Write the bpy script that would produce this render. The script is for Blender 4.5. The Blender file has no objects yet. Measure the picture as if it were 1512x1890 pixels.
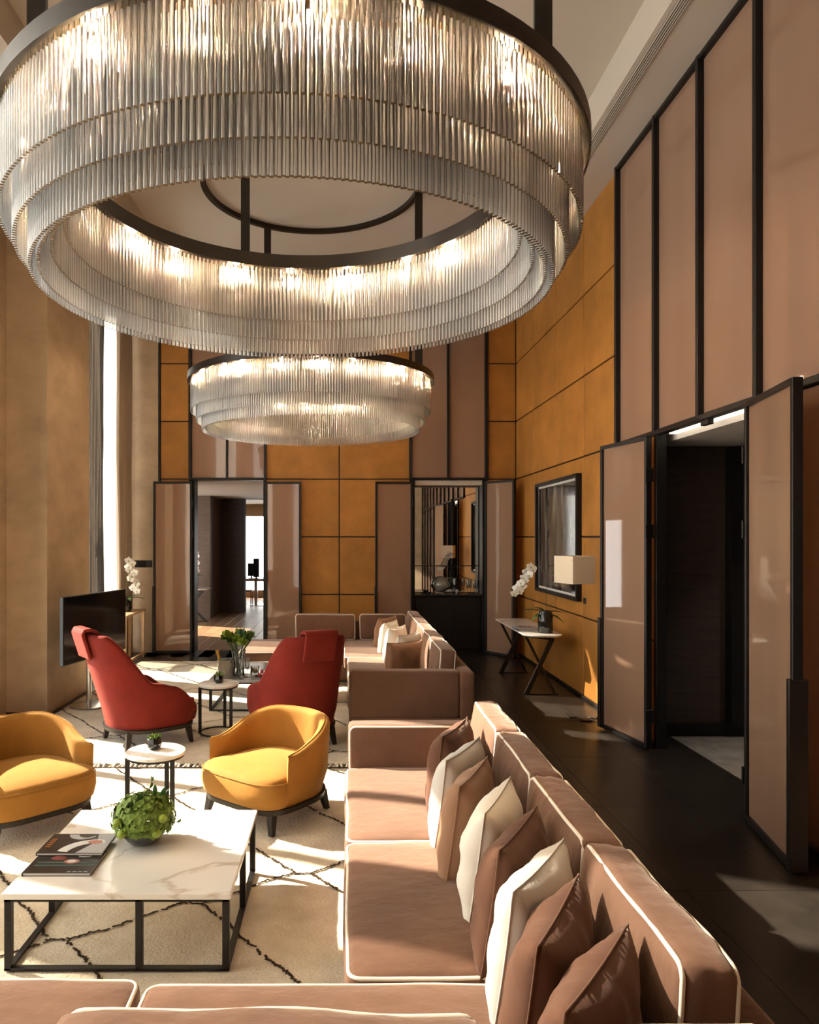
import bpy, bmesh, math, random
from mathutils import Vector, Matrix, noise
random.seed(7)
S = bpy.context.scene
COL = S.collection
PI = math.pi

# ------------------------------------------------------------------ camera, world, sun, exposure
cam_d = bpy.data.cameras.new('camera')
cam = bpy.data.objects.new('camera', cam_d); COL.objects.link(cam)
cam.location = (0, 0, 1.9); cam.rotation_euler = (PI/2, 0, 0)
cam_d.sensor_fit = 'HORIZONTAL'; cam_d.sensor_width = 36
cam_d.lens = 1350/1512*36
cam_d.shift_x = (756-635)/1512; cam_d.shift_y = (991-945)/1512
cam_d.clip_start = 0.05; cam_d.clip_end = 200
S.camera = cam

W = bpy.data.worlds.new('world'); S.world = W; W.use_nodes = True
bg = W.node_tree.nodes['Background']
bg.inputs[0].default_value = (1.0, 0.98, 0.95, 1); bg.inputs[1].default_value = 9.0

SUN = Vector((1, -0.4, -0.75)).normalized()
sd = bpy.data.lights.new('sun', 'SUN'); sun = bpy.data.objects.new('sun', sd); COL.objects.link(sun)
sd.energy = 46; sd.color = (1.0, 0.87, 0.70); sd.angle = math.radians(0.7)
sun.rotation_euler = SUN.to_track_quat('-Z', 'Y').to_euler(); sun.location = (-12, 9, 12)

def portal(loc, sx, sy, rot):
    l = bpy.data.lights.new('window_portal', 'AREA'); l.shape = 'RECTANGLE'; l.size = sx; l.size_y = sy
    l.cycles.is_portal = True
    o = bpy.data.objects.new('window_portal', l); COL.objects.link(o); o.location = loc; o.rotation_euler = rot

WIN_X = -3.6
# openings of the window wall: y0, y1, head; first one added for soft fill
OPEN = [(0.4, 4.25, 5.6), (4.77, 5.67, 3.9), (5.67, 6.5, 5.6), (6.5, 7.4, 3.9), (9.1, 9.62, 5.6), (10.05, 11.95, 5.6)]
for y0, y1, h in OPEN:
    portal((WIN_X-0.16, (y0+y1)/2, h/2), h, y1-y0, (0, -PI/2, 0))

S.view_settings.view_transform = 'Standard'; S.view_settings.look = 'None'
portal((-2.9, -2.12, 2.8), 0.8, 5.5, (PI/2, 0, 0))
S.view_settings.gamma = 1; S.view_settings.use_curve_mapping = False
S.view_settings.exposure = -0.7
cy = S.cycles
cy.max_bounces = 6; cy.diffuse_bounces = 4; cy.glossy_bounces = 3; cy.transmission_bounces = 4
cy.transparent_max_bounces = 24; cy.use_adaptive_sampling = True; cy.adaptive_threshold = 0.04; cy.use_light_tree = False; cy.caustics_reflective = False; cy.caustics_refractive = False
cy.sample_clamp_indirect = 10; cy.use_denoising = True

# ------------------------------------------------------------------ materials
M = {}
def nodes(name):
    m = bpy.data.materials.new(name); m.use_nodes = True; M[name] = m
    nt = m.node_tree
    return m, nt, nt.nodes['Principled BSDF'], nt.nodes['Material Output']
def N(nt, t, **kw):
    n = nt.nodes.new(t)
    for k, v in kw.items(): setattr(n, k, v)
    return n
def coord(nt, space='Object', scale=(1, 1, 1)):
    if space == 'World':
        g = N(nt, 'ShaderNodeNewGeometry'); out = g.outputs['Position']
    else:
        g = N(nt, 'ShaderNodeTexCoord'); out = g.outputs['Object']
    mp = N(nt, 'ShaderNodeMapping'); mp.inputs['Scale'].default_value = scale
    nt.links.new(out, mp.inputs['Vector'])
    return mp.outputs['Vector']
def pm(name, col, rough=0.5, metal=0, spec=0.5, sheen=0, coat=0, var=None, bump=None, rnd=0, space='Object', sheen_col=None, coat_rough=0.03):
    m, nt, b, out = nodes(name)
    b.inputs['Base Color'].default_value = (*col, 1); b.inputs['Roughness'].default_value = rough
    b.inputs['Metallic'].default_value = metal; b.inputs['Specular IOR Level'].default_value = spec
    b.inputs['Sheen Weight'].default_value = sheen; b.inputs['Coat Weight'].default_value = coat
    b.inputs['Coat Roughness'].default_value = coat_rough
    if sheen: b.inputs['Sheen Roughness'].default_value = 0.4
    if sheen_col: b.inputs['Sheen Tint'].default_value = (*sheen_col, 1)
    last = None
    if var:
        sc, amt = var[0], var[1]; st = var[2] if len(var) > 2 else (1, 1, 1)
        n = N(nt, 'ShaderNodeTexNoise'); n.inputs['Scale'].default_value = sc; n.inputs['Detail'].default_value = 6
        n.inputs['Roughness'].default_value = 0.62
        nt.links.new(coord(nt, space, st), n.inputs['Vector'])
        mr = N(nt, 'ShaderNodeMapRange'); mr.inputs[1].default_value = 0.28; mr.inputs[2].default_value = 0.72
        mr.inputs[3].default_value = 1-amt; mr.inputs[4].default_value = 1+amt
        nt.links.new(n.outputs['Fac'], mr.inputs[0]); last = mr.outputs[0]
    if rnd:
        oi = N(nt, 'ShaderNodeObjectInfo'); mr = N(nt, 'ShaderNodeMapRange')
        mr.inputs[3].default_value = 1-rnd; mr.inputs[4].default_value = 1+rnd
        nt.links.new(oi.outputs['Random'], mr.inputs[0])
        if last is None: last = mr.outputs[0]
        else:
            mu = N(nt, 'ShaderNodeMath', operation='MULTIPLY'); nt.links.new(last, mu.inputs[0]); nt.links.new(mr.outputs[0], mu.inputs[1]); last = mu.outputs[0]
    if last is not None:
        vm = N(nt, 'ShaderNodeVectorMath', operation='SCALE'); vm.inputs[0].default_value = col
        nt.links.new(last, vm.inputs['Scale']); nt.links.new(vm.outputs[0], b.inputs['Base Color'])
    if bump:
        n = N(nt, 'ShaderNodeTexNoise'); n.inputs['Scale'].default_value = bump[0]; n.inputs['Detail'].default_value = 4
        nt.links.new(coord(nt, space, bump[3] if len(bump) > 3 else (1, 1, 1)), n.inputs['Vector'])
        bp = N(nt, 'ShaderNodeBump'); bp.inputs['Strength'].default_value = bump[1]; bp.inputs['Distance'].default_value = bump[2]
        nt.links.new(n.outputs['Fac'], bp.inputs['Height']); nt.links.new(bp.outputs[0], b.inputs['Normal'])
    return m

pm('leather_panel', (0.40, 0.175, 0.035), 0.55, spec=0.3, var=(2.2, 0.22), bump=(60, 0.15, 0.004), rnd=0.07, space='World')
pm('joint_black', (0.016, 0.011, 0.008), 0.6)
pm('plaster_tan', (0.50, 0.37, 0.245), 0.75, spec=0.2, var=(1.6, 0.2, (1, 1, 1.6)), bump=(9, 0.12, 0.01), space='World')
pm('ceiling_cream', (0.60, 0.53, 0.45), 0.85, spec=0.1)
pm('frame_black', (0.009, 0.0075, 0.007), 0.42, spec=0.3)
pm('bronze_dark', (0.030, 0.024, 0.020), 0.36, metal=0.6)
pm('floor_stone', (0.020, 0.016, 0.013), 0.30, spec=0.5, var=(5, 0.35), rnd=0.12, space='World', bump=(30, 0.03, 0.002))
pm('grout', (0.012, 0.010, 0.009), 0.7)
pm('carpet_grey', (0.24, 0.22, 0.20), 0.95, spec=0.1, var=(6, 0.25), space='World')
pm('dark_timber', (0.050, 0.032, 0.024), 0.55, var=(3, 0.3, (1, 1, 9)), space='World')
pm('mid_timber', (0.15, 0.10, 0.07), 0.6, var=(3, 0.2, (1, 1, 9)), space='World')
pm('oak_plank', (0.24, 0.14, 0.072), 0.4, var=(3, 0.25, (6, 1, 1)), rnd=0.2, space='World')
pm('light_oak', (0.56, 0.38, 0.22), 0.5, var=(6, 0.15, (1, 8, 1)))
pm('sofa_velvet', (0.146, 0.077, 0.050), 0.78, spec=0.12, sheen=0.4, sheen_col=(1, 0.80, 0.68), var=(3.5, 0.18), bump=(9, 0.35, 0.02, (1, 1.7, 1)))
pm('piping_cream', (0.74, 0.66, 0.55), 0.7, spec=0.2)
pm('velvet_red', (0.155, 0.016, 0.011), 0.75, spec=0.12, sheen=0.16, sheen_col=(1, 0.35, 0.25), var=(4, 0.2), bump=(5, 0.12, 0.02))
pm('velvet_red_dark', (0.10, 0.010, 0.008), 0.8, spec=0.1, sheen=0.2, sheen_col=(1, 0.35, 0.25))
pm('velvet_gold', (0.32, 0.148, 0.030), 0.75, spec=0.12, sheen=0.3, sheen_col=(1, 0.75, 0.4), var=(4, 0.14), bump=(6, 0.18, 0.02))
pm('pillow_brown', (0.105, 0.051, 0.033), 0.9, spec=0.06, sheen=0.25, sheen_col=(1, 0.8, 0.7), bump=(8, 0.3, 0.02))
pm('pillow_caramel', (0.27, 0.145, 0.085), 0.8, spec=0.12, sheen=0.4, sheen_col=(1, 0.85, 0.7), bump=(8, 0.3, 0.02))
pm('pillow_white', (0.74, 0.69, 0.60), 0.85, spec=0.1, sheen=0.2, bump=(7, 0.3, 0.02))
pm('pillow_grey', (0.56, 0.53, 0.48), 0.85, spec=0.1, sheen=0.2, bump=(7, 0.3, 0.02))
pm('wood_leg', (0.016, 0.011, 0.008), 0.5, spec=0.3, var=(8, 0.2, (1, 1, 6)))
pm('rug_line', (0.045, 0.030, 0.020), 0.95, spec=0.05)
pm('rug_tassel', (0.70, 0.64, 0.52), 0.95, spec=0.05)
pm('pot_black', (0.010, 0.010, 0.010), 0.08, spec=0.6)
pm('leaf_green', (0.135, 0.21, 0.032), 0.55, spec=0.3, rnd=0.15, var=(28, 0.5))
pm('leaf_dark', (0.030, 0.085, 0.016), 0.4, spec=0.4, rnd=0.2)
pm('lime_green', (0.24, 0.33, 0.03), 0.5, var=(20, 0.15))
pm('stem_green', (0.05, 0.09, 0.02), 0.6)
pm('steel', (0.55, 0.53, 0.50), 0.22, metal=1.0)
pm('chrome', (0.75, 0.74, 0.72), 0.12, metal=1.0)
pm('gold_foil', (0.60, 0.34, 0.07), 0.35, metal=0.7)
pm('brass_dark', (0.17, 0.11, 0.045), 0.4, metal=0.8)
pm('screen_black', (0.006, 0.006, 0.007), 0.10, spec=0.5)
pm('plastic_black', (0.012, 0.012, 0.012), 0.4)
pm('paper_white', (0.72, 0.69, 0.63), 0.8, spec=0.1)
pm('cover_dark', (0.020, 0.016, 0.015), 0.25, spec=0.5)
pm('cover_grey', (0.42, 0.42, 0.43), 0.3)
pm('cover_white', (0.75, 0.75, 0.75), 0.3)
pm('cover_rose', (0.42, 0.17, 0.12), 0.35)
pm('cover_teal', (0.035, 0.085, 0.080), 0.35)
pm('cover_red', (0.20, 0.045, 0.040), 0.35)
pm('cover_orange', (0.45, 0.15, 0.03), 0.35)
pm('berry_red', (0.35, 0.02, 0.02), 0.3, bump=(60, 0.4, 0.004))
pm('nut_tan', (0.45, 0.28, 0.12), 0.6, bump=(40, 0.5, 0.01))
pm('desk_wood', (0.30, 0.12, 0.05), 0.4)
pm('shade_cream', (0.78, 0.66, 0.50), 0.8, spec=0.1)
pm('vent_dark', (0.10, 0.085, 0.07), 0.6)
pm('drape_beige', (0.36, 0.28, 0.215), 0.85, spec=0.1, sheen=0.2)
pm('print_dark', (0.016, 0.013, 0.012), 0.06, spec=0.6)
pm('mirror', (0.86, 0.85, 0.84), 0.01, metal=1.0)

def marble(name, base, vein, amt):
    m, nt, b, out = nodes(name)
    v = coord(nt, 'Object')
    n1 = N(nt, 'ShaderNodeTexNoise'); n1.inputs['Scale'].default_value = 1.15; n1.inputs['Detail'].default_value = 7; n1.inputs['Distortion'].default_value = 1.6
    nt.links.new(v, n1.inputs['Vector'])
    a = N(nt, 'ShaderNodeMath', operation='SUBTRACT'); a.inputs[1].default_value = 0.5; nt.links.new(n1.outputs['Fac'], a.inputs[0])
    ab = N(nt, 'ShaderNodeMath', operation='ABSOLUTE'); nt.links.new(a.outputs[0], ab.inputs[0])
    mr = N(nt, 'ShaderNodeMapRange'); mr.inputs[1].default_value = 0; mr.inputs[2].default_value = 0.022; mr.inputs[3].default_value = amt; mr.inputs[4].default_value = 0
    nt.links.new(ab.outputs[0], mr.inputs[0])
    n2 = N(nt, 'ShaderNodeTexNoise'); n2.inputs['Scale'].default_value = 2.5; n2.inputs['Detail'].default_value = 3; nt.links.new(v, n2.inputs['Vector'])
    mu = N(nt, 'ShaderNodeMath', operation='MULTIPLY'); nt.links.new(mr.outputs[0], mu.inputs[0]); nt.links.new(n2.outputs['Fac'], mu.inputs[1])
    mx = N(nt, 'ShaderNodeMix', data_type='RGBA'); mx.inputs[6].default_value = (*base, 1); mx.inputs[7].default_value = (*vein, 1)
    nt.links.new(mu.outputs[0], mx.inputs[0]); nt.links.new(mx.outputs[2], b.inputs['Base Color'])
    b.inputs['Roughness'].default_value = 0.10
marble('marble_white', (0.80, 0.775, 0.73), (0.42, 0.31, 0.19), 1.0)
marble('marble_grey', (0.40, 0.38, 0.36), (0.62, 0.60, 0.58), 1.2)

def rug_mat():
    m, nt, b, out = nodes('rug_wool')
    v = coord(nt, 'World')
    n = N(nt, 'ShaderNodeTexNoise'); n.inputs['Scale'].default_value = 3; n.inputs['Detail'].default_value = 8; n.inputs['Roughness'].default_value = 0.7
    nt.links.new(v, n.inputs['Vector'])
    r = N(nt, 'ShaderNodeValToRGB'); r.color_ramp.elements[0].position = 0.3; r.color_ramp.elements[0].color = (0.46, 0.385, 0.27, 1)
    r.color_ramp.elements[1].position = 0.72; r.color_ramp.elements[1].color = (0.70, 0.63, 0.50, 1)
    nt.links.new(n.outputs['Fac'], r.inputs[0]); nt.links.new(r.outputs[0], b.inputs['Base Color'])
    b.inputs['Roughness'].default_value = 1; b.inputs['Specular IOR Level'].default_value = 0.05; b.inputs['Sheen Weight'].default_value = 0.3
    n2 = N(nt, 'ShaderNodeTexNoise'); n2.inputs['Scale'].default_value = 70; n2.inputs['Detail'].default_value = 5; nt.links.new(v, n2.inputs['Vector'])
    bp = N(nt, 'ShaderNodeBump'); bp.inputs['Strength'].default_value = 0.6; bp.inputs['Distance'].default_value = 0.015
    nt.links.new(n2.outputs['Fac'], bp.inputs['Height']); nt.links.new(bp.outputs[0], b.inputs['Normal'])
rug_mat()

def shader_mix(name, tcol, tw, dcol, translucent=0.0, gloss_rough=0.04, ior=1.45, f0=0.0, stripes=None):
    """a sheet that lets part of the light straight through (tw), scatters the rest, under a glossy skin"""
    m, nt, b, out = nodes(name); nt.nodes.remove(b)
    tr = N(nt, 'ShaderNodeBsdfTransparent'); tr.inputs[0].default_value = (*tcol, 1)
    di = N(nt, 'ShaderNodeBsdfDiffuse'); di.inputs[0].default_value = (*dcol, 1)
    if stripes:
        w = N(nt, 'ShaderNodeTexNoise'); w.inputs['Scale'].default_value = stripes[0]; w.inputs['Detail'].default_value = 3
        nt.links.new(coord(nt, 'World', (1, 1, 0.02)), w.inputs['Vector'])
        mr = N(nt, 'ShaderNodeMapRange'); mr.inputs[1].default_value = 0.3; mr.inputs[2].default_value = 0.7; mr.inputs[3].default_value = 1-stripes[1]; mr.inputs[4].default_value = 1+stripes[1]
        nt.links.new(w.outputs['Fac'], mr.inputs[0])
        vm = N(nt, 'ShaderNodeVectorMath', operation='SCALE'); vm.inputs[0].default_value = dcol
        nt.links.new(mr.outputs[0], vm.inputs['Scale']); nt.links.new(vm.outputs[0], di.inputs[0])
    last = di
    if translucent:
        tl = N(nt, 'ShaderNodeBsdfTranslucent'); tl.inputs[0].default_value = (*dcol, 1)
        mx = N(nt, 'ShaderNodeMixShader'); mx.inputs[0].default_value = translucent
        nt.links.new(di.outputs[0], mx.inputs[1]); nt.links.new(tl.outputs[0], mx.inputs[2]); last = mx
    m1 = N(nt, 'ShaderNodeMixShader'); m1.inputs[0].default_value = tw
    nt.links.new(last.outputs[0], m1.inputs[1]); nt.links.new(tr.outputs[0], m1.inputs[2])
    gl = N(nt, 'ShaderNodeBsdfGlossy'); gl.inputs['Roughness'].default_value = gloss_rough
    fr = N(nt, 'ShaderNodeFresnel'); fr.inputs['IOR'].default_value = ior
    m2 = N(nt, 'ShaderNodeMixShader')
    if f0:
        ad = N(nt, 'ShaderNodeMath', operation='ADD', use_clamp=True); ad.inputs[1].default_value = f0
        nt.links.new(fr.outputs[0], ad.inputs[0]); nt.links.new(ad.outputs[0], m2.inputs[0])
    else: nt.links.new(fr.outputs[0], m2.inputs[0])
    nt.links.new(m1.outputs[0], m2.inputs[1]); nt.links.new(gl.outputs[0], m2.inputs[2])
    nt.links.new(m2.outputs[0], out.inputs['Surface'])
shader_mix('bronze_glass', (0.88, 0.64, 0.47), 0.42, (0.55, 0.335, 0.22), 0.15, 0.03, 1.5, 0.02, (5, 0.03))
shader_mix('bronze_glass_fixed', (0.72, 0.48, 0.34), 0.06, (0.34, 0.205, 0.14), 0.0, 0.03, 1.5, 0.02, (5, 0.03))
shader_mix('window_glass', (0.97, 0.98, 0.97), 0.995, (0.5, 0.5, 0.5), 0, 0.01, 1.3)
shader_mix('clear_glass', (0.95, 0.97, 0.96), 0.93, (0.7, 0.72, 0.7), 0, 0.02, 1.45, 0.03)
shader_mix('rod_glass', (0.99, 0.99, 0.99), 0.70, (0.985, 0.98, 0.965), 0.5, 0.06, 1.5, 0.11)
shader_mix('sheer', (1, 1, 1), 0.35, (0.88, 0.87, 0.84), 0.75, 0.9, 1.01)
shader_mix('amber_glass', (0.7, 0.62, 0.5), 0.6, (0.45, 0.42, 0.36), 0, 0.05, 1.5, 0.08)
def emit(name, col, st):
    m, nt, b, out = nodes(name); b.inputs['Base Color'].default_value = (*col, 1)
    b.inputs['Emission Color'].default_value = (*col, 1); b.inputs['Emission Strength'].default_value = st
emit('bulb_glow', (1.0, 0.69, 0.39), 14500)
emit('led_strip', (1.0, 0.93, 0.82), 3.0)  # own glow for the bright band over the right doorway

# ------------------------------------------------------------------ mesh helpers
class G:
    def __init__(s): s.bm = bmesh.new()
    def box(s, x0, x1, y0, y1, z0, z1, bev=0, seg=2, mi=0):
        r = bmesh.ops.create_cube(s.bm, size=1, matrix=Matrix.Translation(((x0+x1)/2, (y0+y1)/2, (z0+z1)/2)) @ Matrix.Diagonal((abs(x1-x0), abs(y1-y0), abs(z1-z0), 1)))
        vs = r['verts']
        if bev:
            es = list({e for v in vs for e in v.link_edges})
            bmesh.ops.bevel(s.bm, geom=es, offset=bev, segments=seg, affect='EDGES', profile=0.5)
        return s
    def grid(s, rings, close_u=False, close_v=False, mi=0):
        """rings: list of equally long point lists"""
        vv = [[s.bm.verts.new(p) for p in r] for r in rings]
        nu, nv = len(vv), len(vv[0])
        for i in range(nu if close_u else nu-1):
            for j in range(nv if close_v else nv-1):
                f = s.bm.faces.new((vv[i][j], vv[(i+1) % nu][j], vv[(i+1) % nu][(j+1) % nv], vv[i][(j+1) % nv])); f.material_index = mi
        return vv
    def lathe(s, prof, seg=24, c=(0, 0, 0), closed=False, mi=0):
        rings = []
        for k in range(seg):
            a = 2*PI*k/seg
            rings.append([(c[0]+r*math.cos(a), c[1]+r*math.sin(a), c[2]+z) for r, z in prof])
        s.grid(rings, True, closed, mi)
        bmesh.ops.remove_doubles(s.bm, verts=s.bm.verts, dist=1e-6)
        return s
    def tube(s, pts, r, seg=8, closed=False, caps=True, mi=0):
        pts = [Vector(p) for p in pts]; n = len(pts); rings = []
        rr = r if isinstance(r, (list, tuple)) else [r]*n
        up = Vector((0, 0, 1)); prev = None
        for i, p in enumerate(pts):
            if closed: t = pts[(i+1) % n]-pts[i-1]
            else: t = pts[min(i+1, n-1)]-pts[max(i-1, 0)]
            t.normalize()
            if prev is None:
                a = t.cross(up)
                if a.length < 1e-3: a = t.cross(Vector((1, 0, 0)))
            else: a = prev-t*prev.dot(t)
            a.normalize(); prev = a; b = t.cross(a)
            rings.append([p+(a*math.cos(2*PI*k/seg)+b*math.sin(2*PI*k/seg))*rr[i] for k in range(seg)])
        vv = s.grid(rings, closed, True, mi)
        if caps and not closed:
            s.bm.faces.new(vv[0][::-1]); s.bm.faces.new(vv[-1])
        return s
    def bar(s, p0, p1, w, h):
        """straight rectangular bar; w across (horizontal), h the other way"""
        p0, p1 = Vector(p0), Vector(p1); t = (p1-p0).normalized()
        a = t.cross(Vector((0, 0, 1)))
        if a.length < 1e-3: a = Vector((1, 0, 0))
        a.normalize(); b = t.cross(a)
        rings = [[p+a*x*w/2+b*y*h/2 for x, y in ((-1, -1), (1, -1), (1, 1), (-1, 1))] for p in (p0, p1)]
        vv = s.grid(rings, False, True); s.bm.faces.new(vv[0][::-1]); s.bm.faces.new(vv[1]); return s
    def prism(s, poly, z0, z1):
        lo = [s.bm.verts.new((x, y, z0)) for x, y in poly]; hi = [s.bm.verts.new((x, y, z1)) for x, y in poly]
        n = len(poly)
        for i in range(n): s.bm.faces.new((lo[i], lo[(i+1) % n], hi[(i+1) % n], hi[i]))
        s.bm.faces.new(hi); s.bm.faces.new(lo[::-1]); return s
    def mesh(s, name, mats, smooth=False, angle=None):
        bmesh.ops.recalc_face_normals(s.bm, faces=s.bm.faces)
        me = bpy.data.meshes.new(name); s.bm.to_mesh(me); s.bm.free()
        for m in ([mats] if isinstance(mats, str) else mats): me.materials.append(M[m])
        if smooth:
            me.polygons.foreach_set('use_smooth', [True]*len(me.polygons))
            if angle: me.set_sharp_from_angle(angle=math.radians(angle))
        return me

def link(name, me, parent=None, loc=(0, 0, 0), rot=(0, 0, 0), world=False):
    o = bpy.data.objects.new(name, me); COL.objects.link(o)
    o.location = Vector(loc)-(Vector(parent.location) if (parent and world) else Vector((0, 0, 0)))
    o.rotation_euler = rot
    if parent: o.parent = parent
    return o
def ob(name, g, mats, parent=None, loc=(0, 0, 0), rot=(0, 0, 0), smooth=False, angle=40, world=None):
    """world: mesh / loc given in world coordinates, parent is unrotated"""
    return link(name, g.mesh(name, mats, smooth, angle), parent, loc, rot, bool(world))
def tag(o, label, cat=None, group=None, kind=None):
    o['label'] = label
    if cat: o['category'] = cat
    if group: o['group'] = group
    if kind: o['kind'] = kind
    return o
def thing(name, label, cat, loc=(0, 0, 0), rz=0, group=None, kind=None):
    o = bpy.data.objects.new(name, None); COL.objects.link(o); o.location = loc; o.rotation_euler = (0, 0, rz)
    o.empty_display_size = 0.1
    return tag(o, label, cat, group, kind)
def struct(name, g, mats, label=None, smooth=False):
    o = ob(name, g, mats, smooth=smooth); o['kind'] = 'structure'
    if label: o['label'] = label
    return o

def rbox_axis(h, r, n):
    a = [-h, -h+r*0.3, -h+r]
    k = max(1, n)
    a += [(-h+r)+(2*(h-r))*i/k for i in range(1, k)]
    return a+[h-r, h-r*0.3, h]
def cushion(hx, hy, hz, r, puff=(0, 0, 0), n=(8, 8, 3), wob=0.0, seed=0, wrinkle=0.0):
    """soft rounded box centred on the origin"""
    g = G(); ax = [rbox_axis(hx, r, n[0]), rbox_axis(hy, r, n[1]), rbox_axis(hz, r, n[2])]; H = (hx, hy, hz)
    cache = {}
    def vert(p):
        k = tuple(round(c, 5) for c in p)
        if k in cache: return cache[k]
        q = Vector([max(-(H[i]-r), min(H[i]-r, p[i])) for i in range(3)]); d = Vector(p)-q
        w = q+d.normalized()*r if d.length > 1e-9 else Vector(p)
        f = [1-(p[i]/H[i])**2 for i in range(3)]
        for i in range(3):
            j, l = (i+1) % 3, (i+2) % 3
            w[i] += math.copysign(puff[i]*max(0, f[j])**0.7*max(0, f[l])**0.7, p[i])*min(1, abs(p[i])/H[i])**2
        if wob:
            w += noise.noise_vector(Vector(p)*3.1+Vector((seed*7.3, seed*3.1, seed)))*wob
        if wrinkle:
            w += d.normalized()*wrinkle*noise.noise(Vector((p[0]*22+seed, p[1]*22, p[2]*6))) if d.length > 1e-9 else Vector((0, 0, 0))
        cache[k] = g.bm.verts.new(w); return cache[k]
    for i in range(3):
        j, l = (i+1) % 3, (i+2) % 3
        for sgn in (-1, 1):
            for a in range(len(ax[j])-1):
                for b in range(len(ax[l])-1):
                    vs = []
                    for da, db in ((0, 0), (1, 0), (1, 1), (0, 1)):
                        p = [0, 0, 0]; p[i] = sgn*H[i]; p[j] = ax[j][a+da]; p[l] = ax[l][b+db]; vs.append(vert(p))
                    if len(set(vs)) == 4:
                        try: g.bm.faces.new(vs)
                        except ValueError: pass
    return g
def rim(hx, hy, hz, r, axis, sgn, rad=0.006, wob=0, seed=0):
    """cord around one face of a cushion"""
    H = [hx, hy, hz]; j, l = (axis+1) % 3, (axis+2) % 3
    e = r-r*0.7071; hj, hl = H[j]-e, H[l]-e; cr = min(r*1.2, hj*.5, hl*.5); pts = []
    for cx_, cy_, a0 in ((hj-cr, hl-cr, 0), (-hj+cr, hl-cr, 90), (-hj+cr, -hl+cr, 180), (hj-cr, -hl+cr, 270)):
        for k in range(5):
            a = math.radians(a0+22.5*k); pts.append((cx_+cr*math.cos(a), cy_+cr*math.sin(a)))
    full = []
    for k in range(len(pts)):
        p, q = Vector(pts[k]), Vector(pts[(k+1) % len(pts)]); m = max(1, int((q-p).length/0.06))
        for t in range(m): full.append(p.lerp(q, t/m))
    out = []
    for p in full:
        w = [0, 0, 0]; w[axis] = sgn*(H[axis]-e); w[j] = p[0]; w[l] = p[1]; w = Vector(w)
        if wob: w += noise.noise_vector(w*3.1+Vector((seed*7.3, seed*3.1, seed)))*wob
        out.append(w)
    return G().tube(out, rad, 6, closed=True)

# ------------------------------------------------------------------ the room shell
YB, XR, XL = 12.04, 2.83, -3.6        # back wall face, right wall face, window plane
ROWS = [0, 0.95, 1.9, 2.85, 3.8, 4.75, 5.7]
fl = struct('floor', G().box(-3.75, 3.05, -2, 12.26, -0.12, -0.012), 'grout', 'black polished stone floor of the lounge')
tile_me = {}
def floor_tile(x0, x1, y0, y1):
    k = (round(x1-x0, 3), round(y1-y0, 3))
    if k not in tile_me:
        hx, hy = (x1-x0)/2-0.0012, (y1-y0)/2-0.0012
        tile_me[k] = G().box(-hx, hx, -hy, hy, -0.012, 0).mesh('tile', 'floor_stone')
    link('tile', tile_me[k], fl, ((x0+x1)/2, (y0+y1)/2, 0))
xs = [0.63, 1.23, 1.83, 2.43, 3.03]
ys = [-2+0.0, -0.87, 0.33, 1.53, 2.73, 3.93, 5.13, 6.33, 7.53, 8.73, 9.93, 11.13, 12.26]
for i in range(4):
    for j in range(len(ys)-1): floor_tile(xs[i], xs[i+1], ys[j], ys[j+1])
for x0 in (-3.57, -2.97, -2.37, -1.77, -1.17, -0.57, 0.03):
    for j in (9, 10, 11): floor_tile(x0, x0+0.6, ys[j], ys[j+1])
ob('tile_bed', G().box(-3.6, 0.63, -2, ys[9], -0.012, 0), 'floor_stone', fl)

# left wall with the window openings
g = G(); edge = -2
for y0, y1, h in OPEN:
    if y0 > edge+1e-4: g.box(-3.9, XL, edge, y0, 0, 6.2)
    g.box(-3.9, XL, y0, y1, h, 6.2); edge = y1
g.box(-3.9, XL, edge, 12.26, 0, 6.2)
wl = struct('wall_left', g, 'plaster_tan', 'tan plaster window wall on the left')
pier = ob('pier', G().box(-3.62, -3.166, 7.80, 9.09, 0, 5.75, 0.004), 'plaster_tan', wl)
ob('skirting', G().box(-3.60, -3.172, 7.79, 7.80, 0, 0.03), 'frame_black', wl)
ob('skirting', G().box(-3.60, -3.59, 11.0, 12.0, 0, 0.08), 'frame_black', wl)
for i, (y0, y1, h) in enumerate(OPEN):
    w = thing('window_%d' % (i+1), 'tall dark framed window in the left wall', None, (-3.72, (y0+y1)/2, 0), kind='structure')
    f = G()
    for a, b in ((y0, y0+0.045), (y1-0.045, y1)): f.box(-3.76, -3.68, a, b, 0, h)
    f.box(-3.76, -3.68, y0, y1, h-0.05, h); f.box(-3.76, -3.68, y0, y1, 0, 0.06)
    ob('window_frame', f, 'frame_black', w, world=True)
    ob('window_pane', G().box(-3.725, -3.715, y0+0.045, y1-0.045, 0.06, h-0.05), 'window_glass', w, world=True)
ob('window_jamb', G().box(-3.60, -3.50, 9.10, 9.16, 0, 5.75), 'frame_black', wl)

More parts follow.
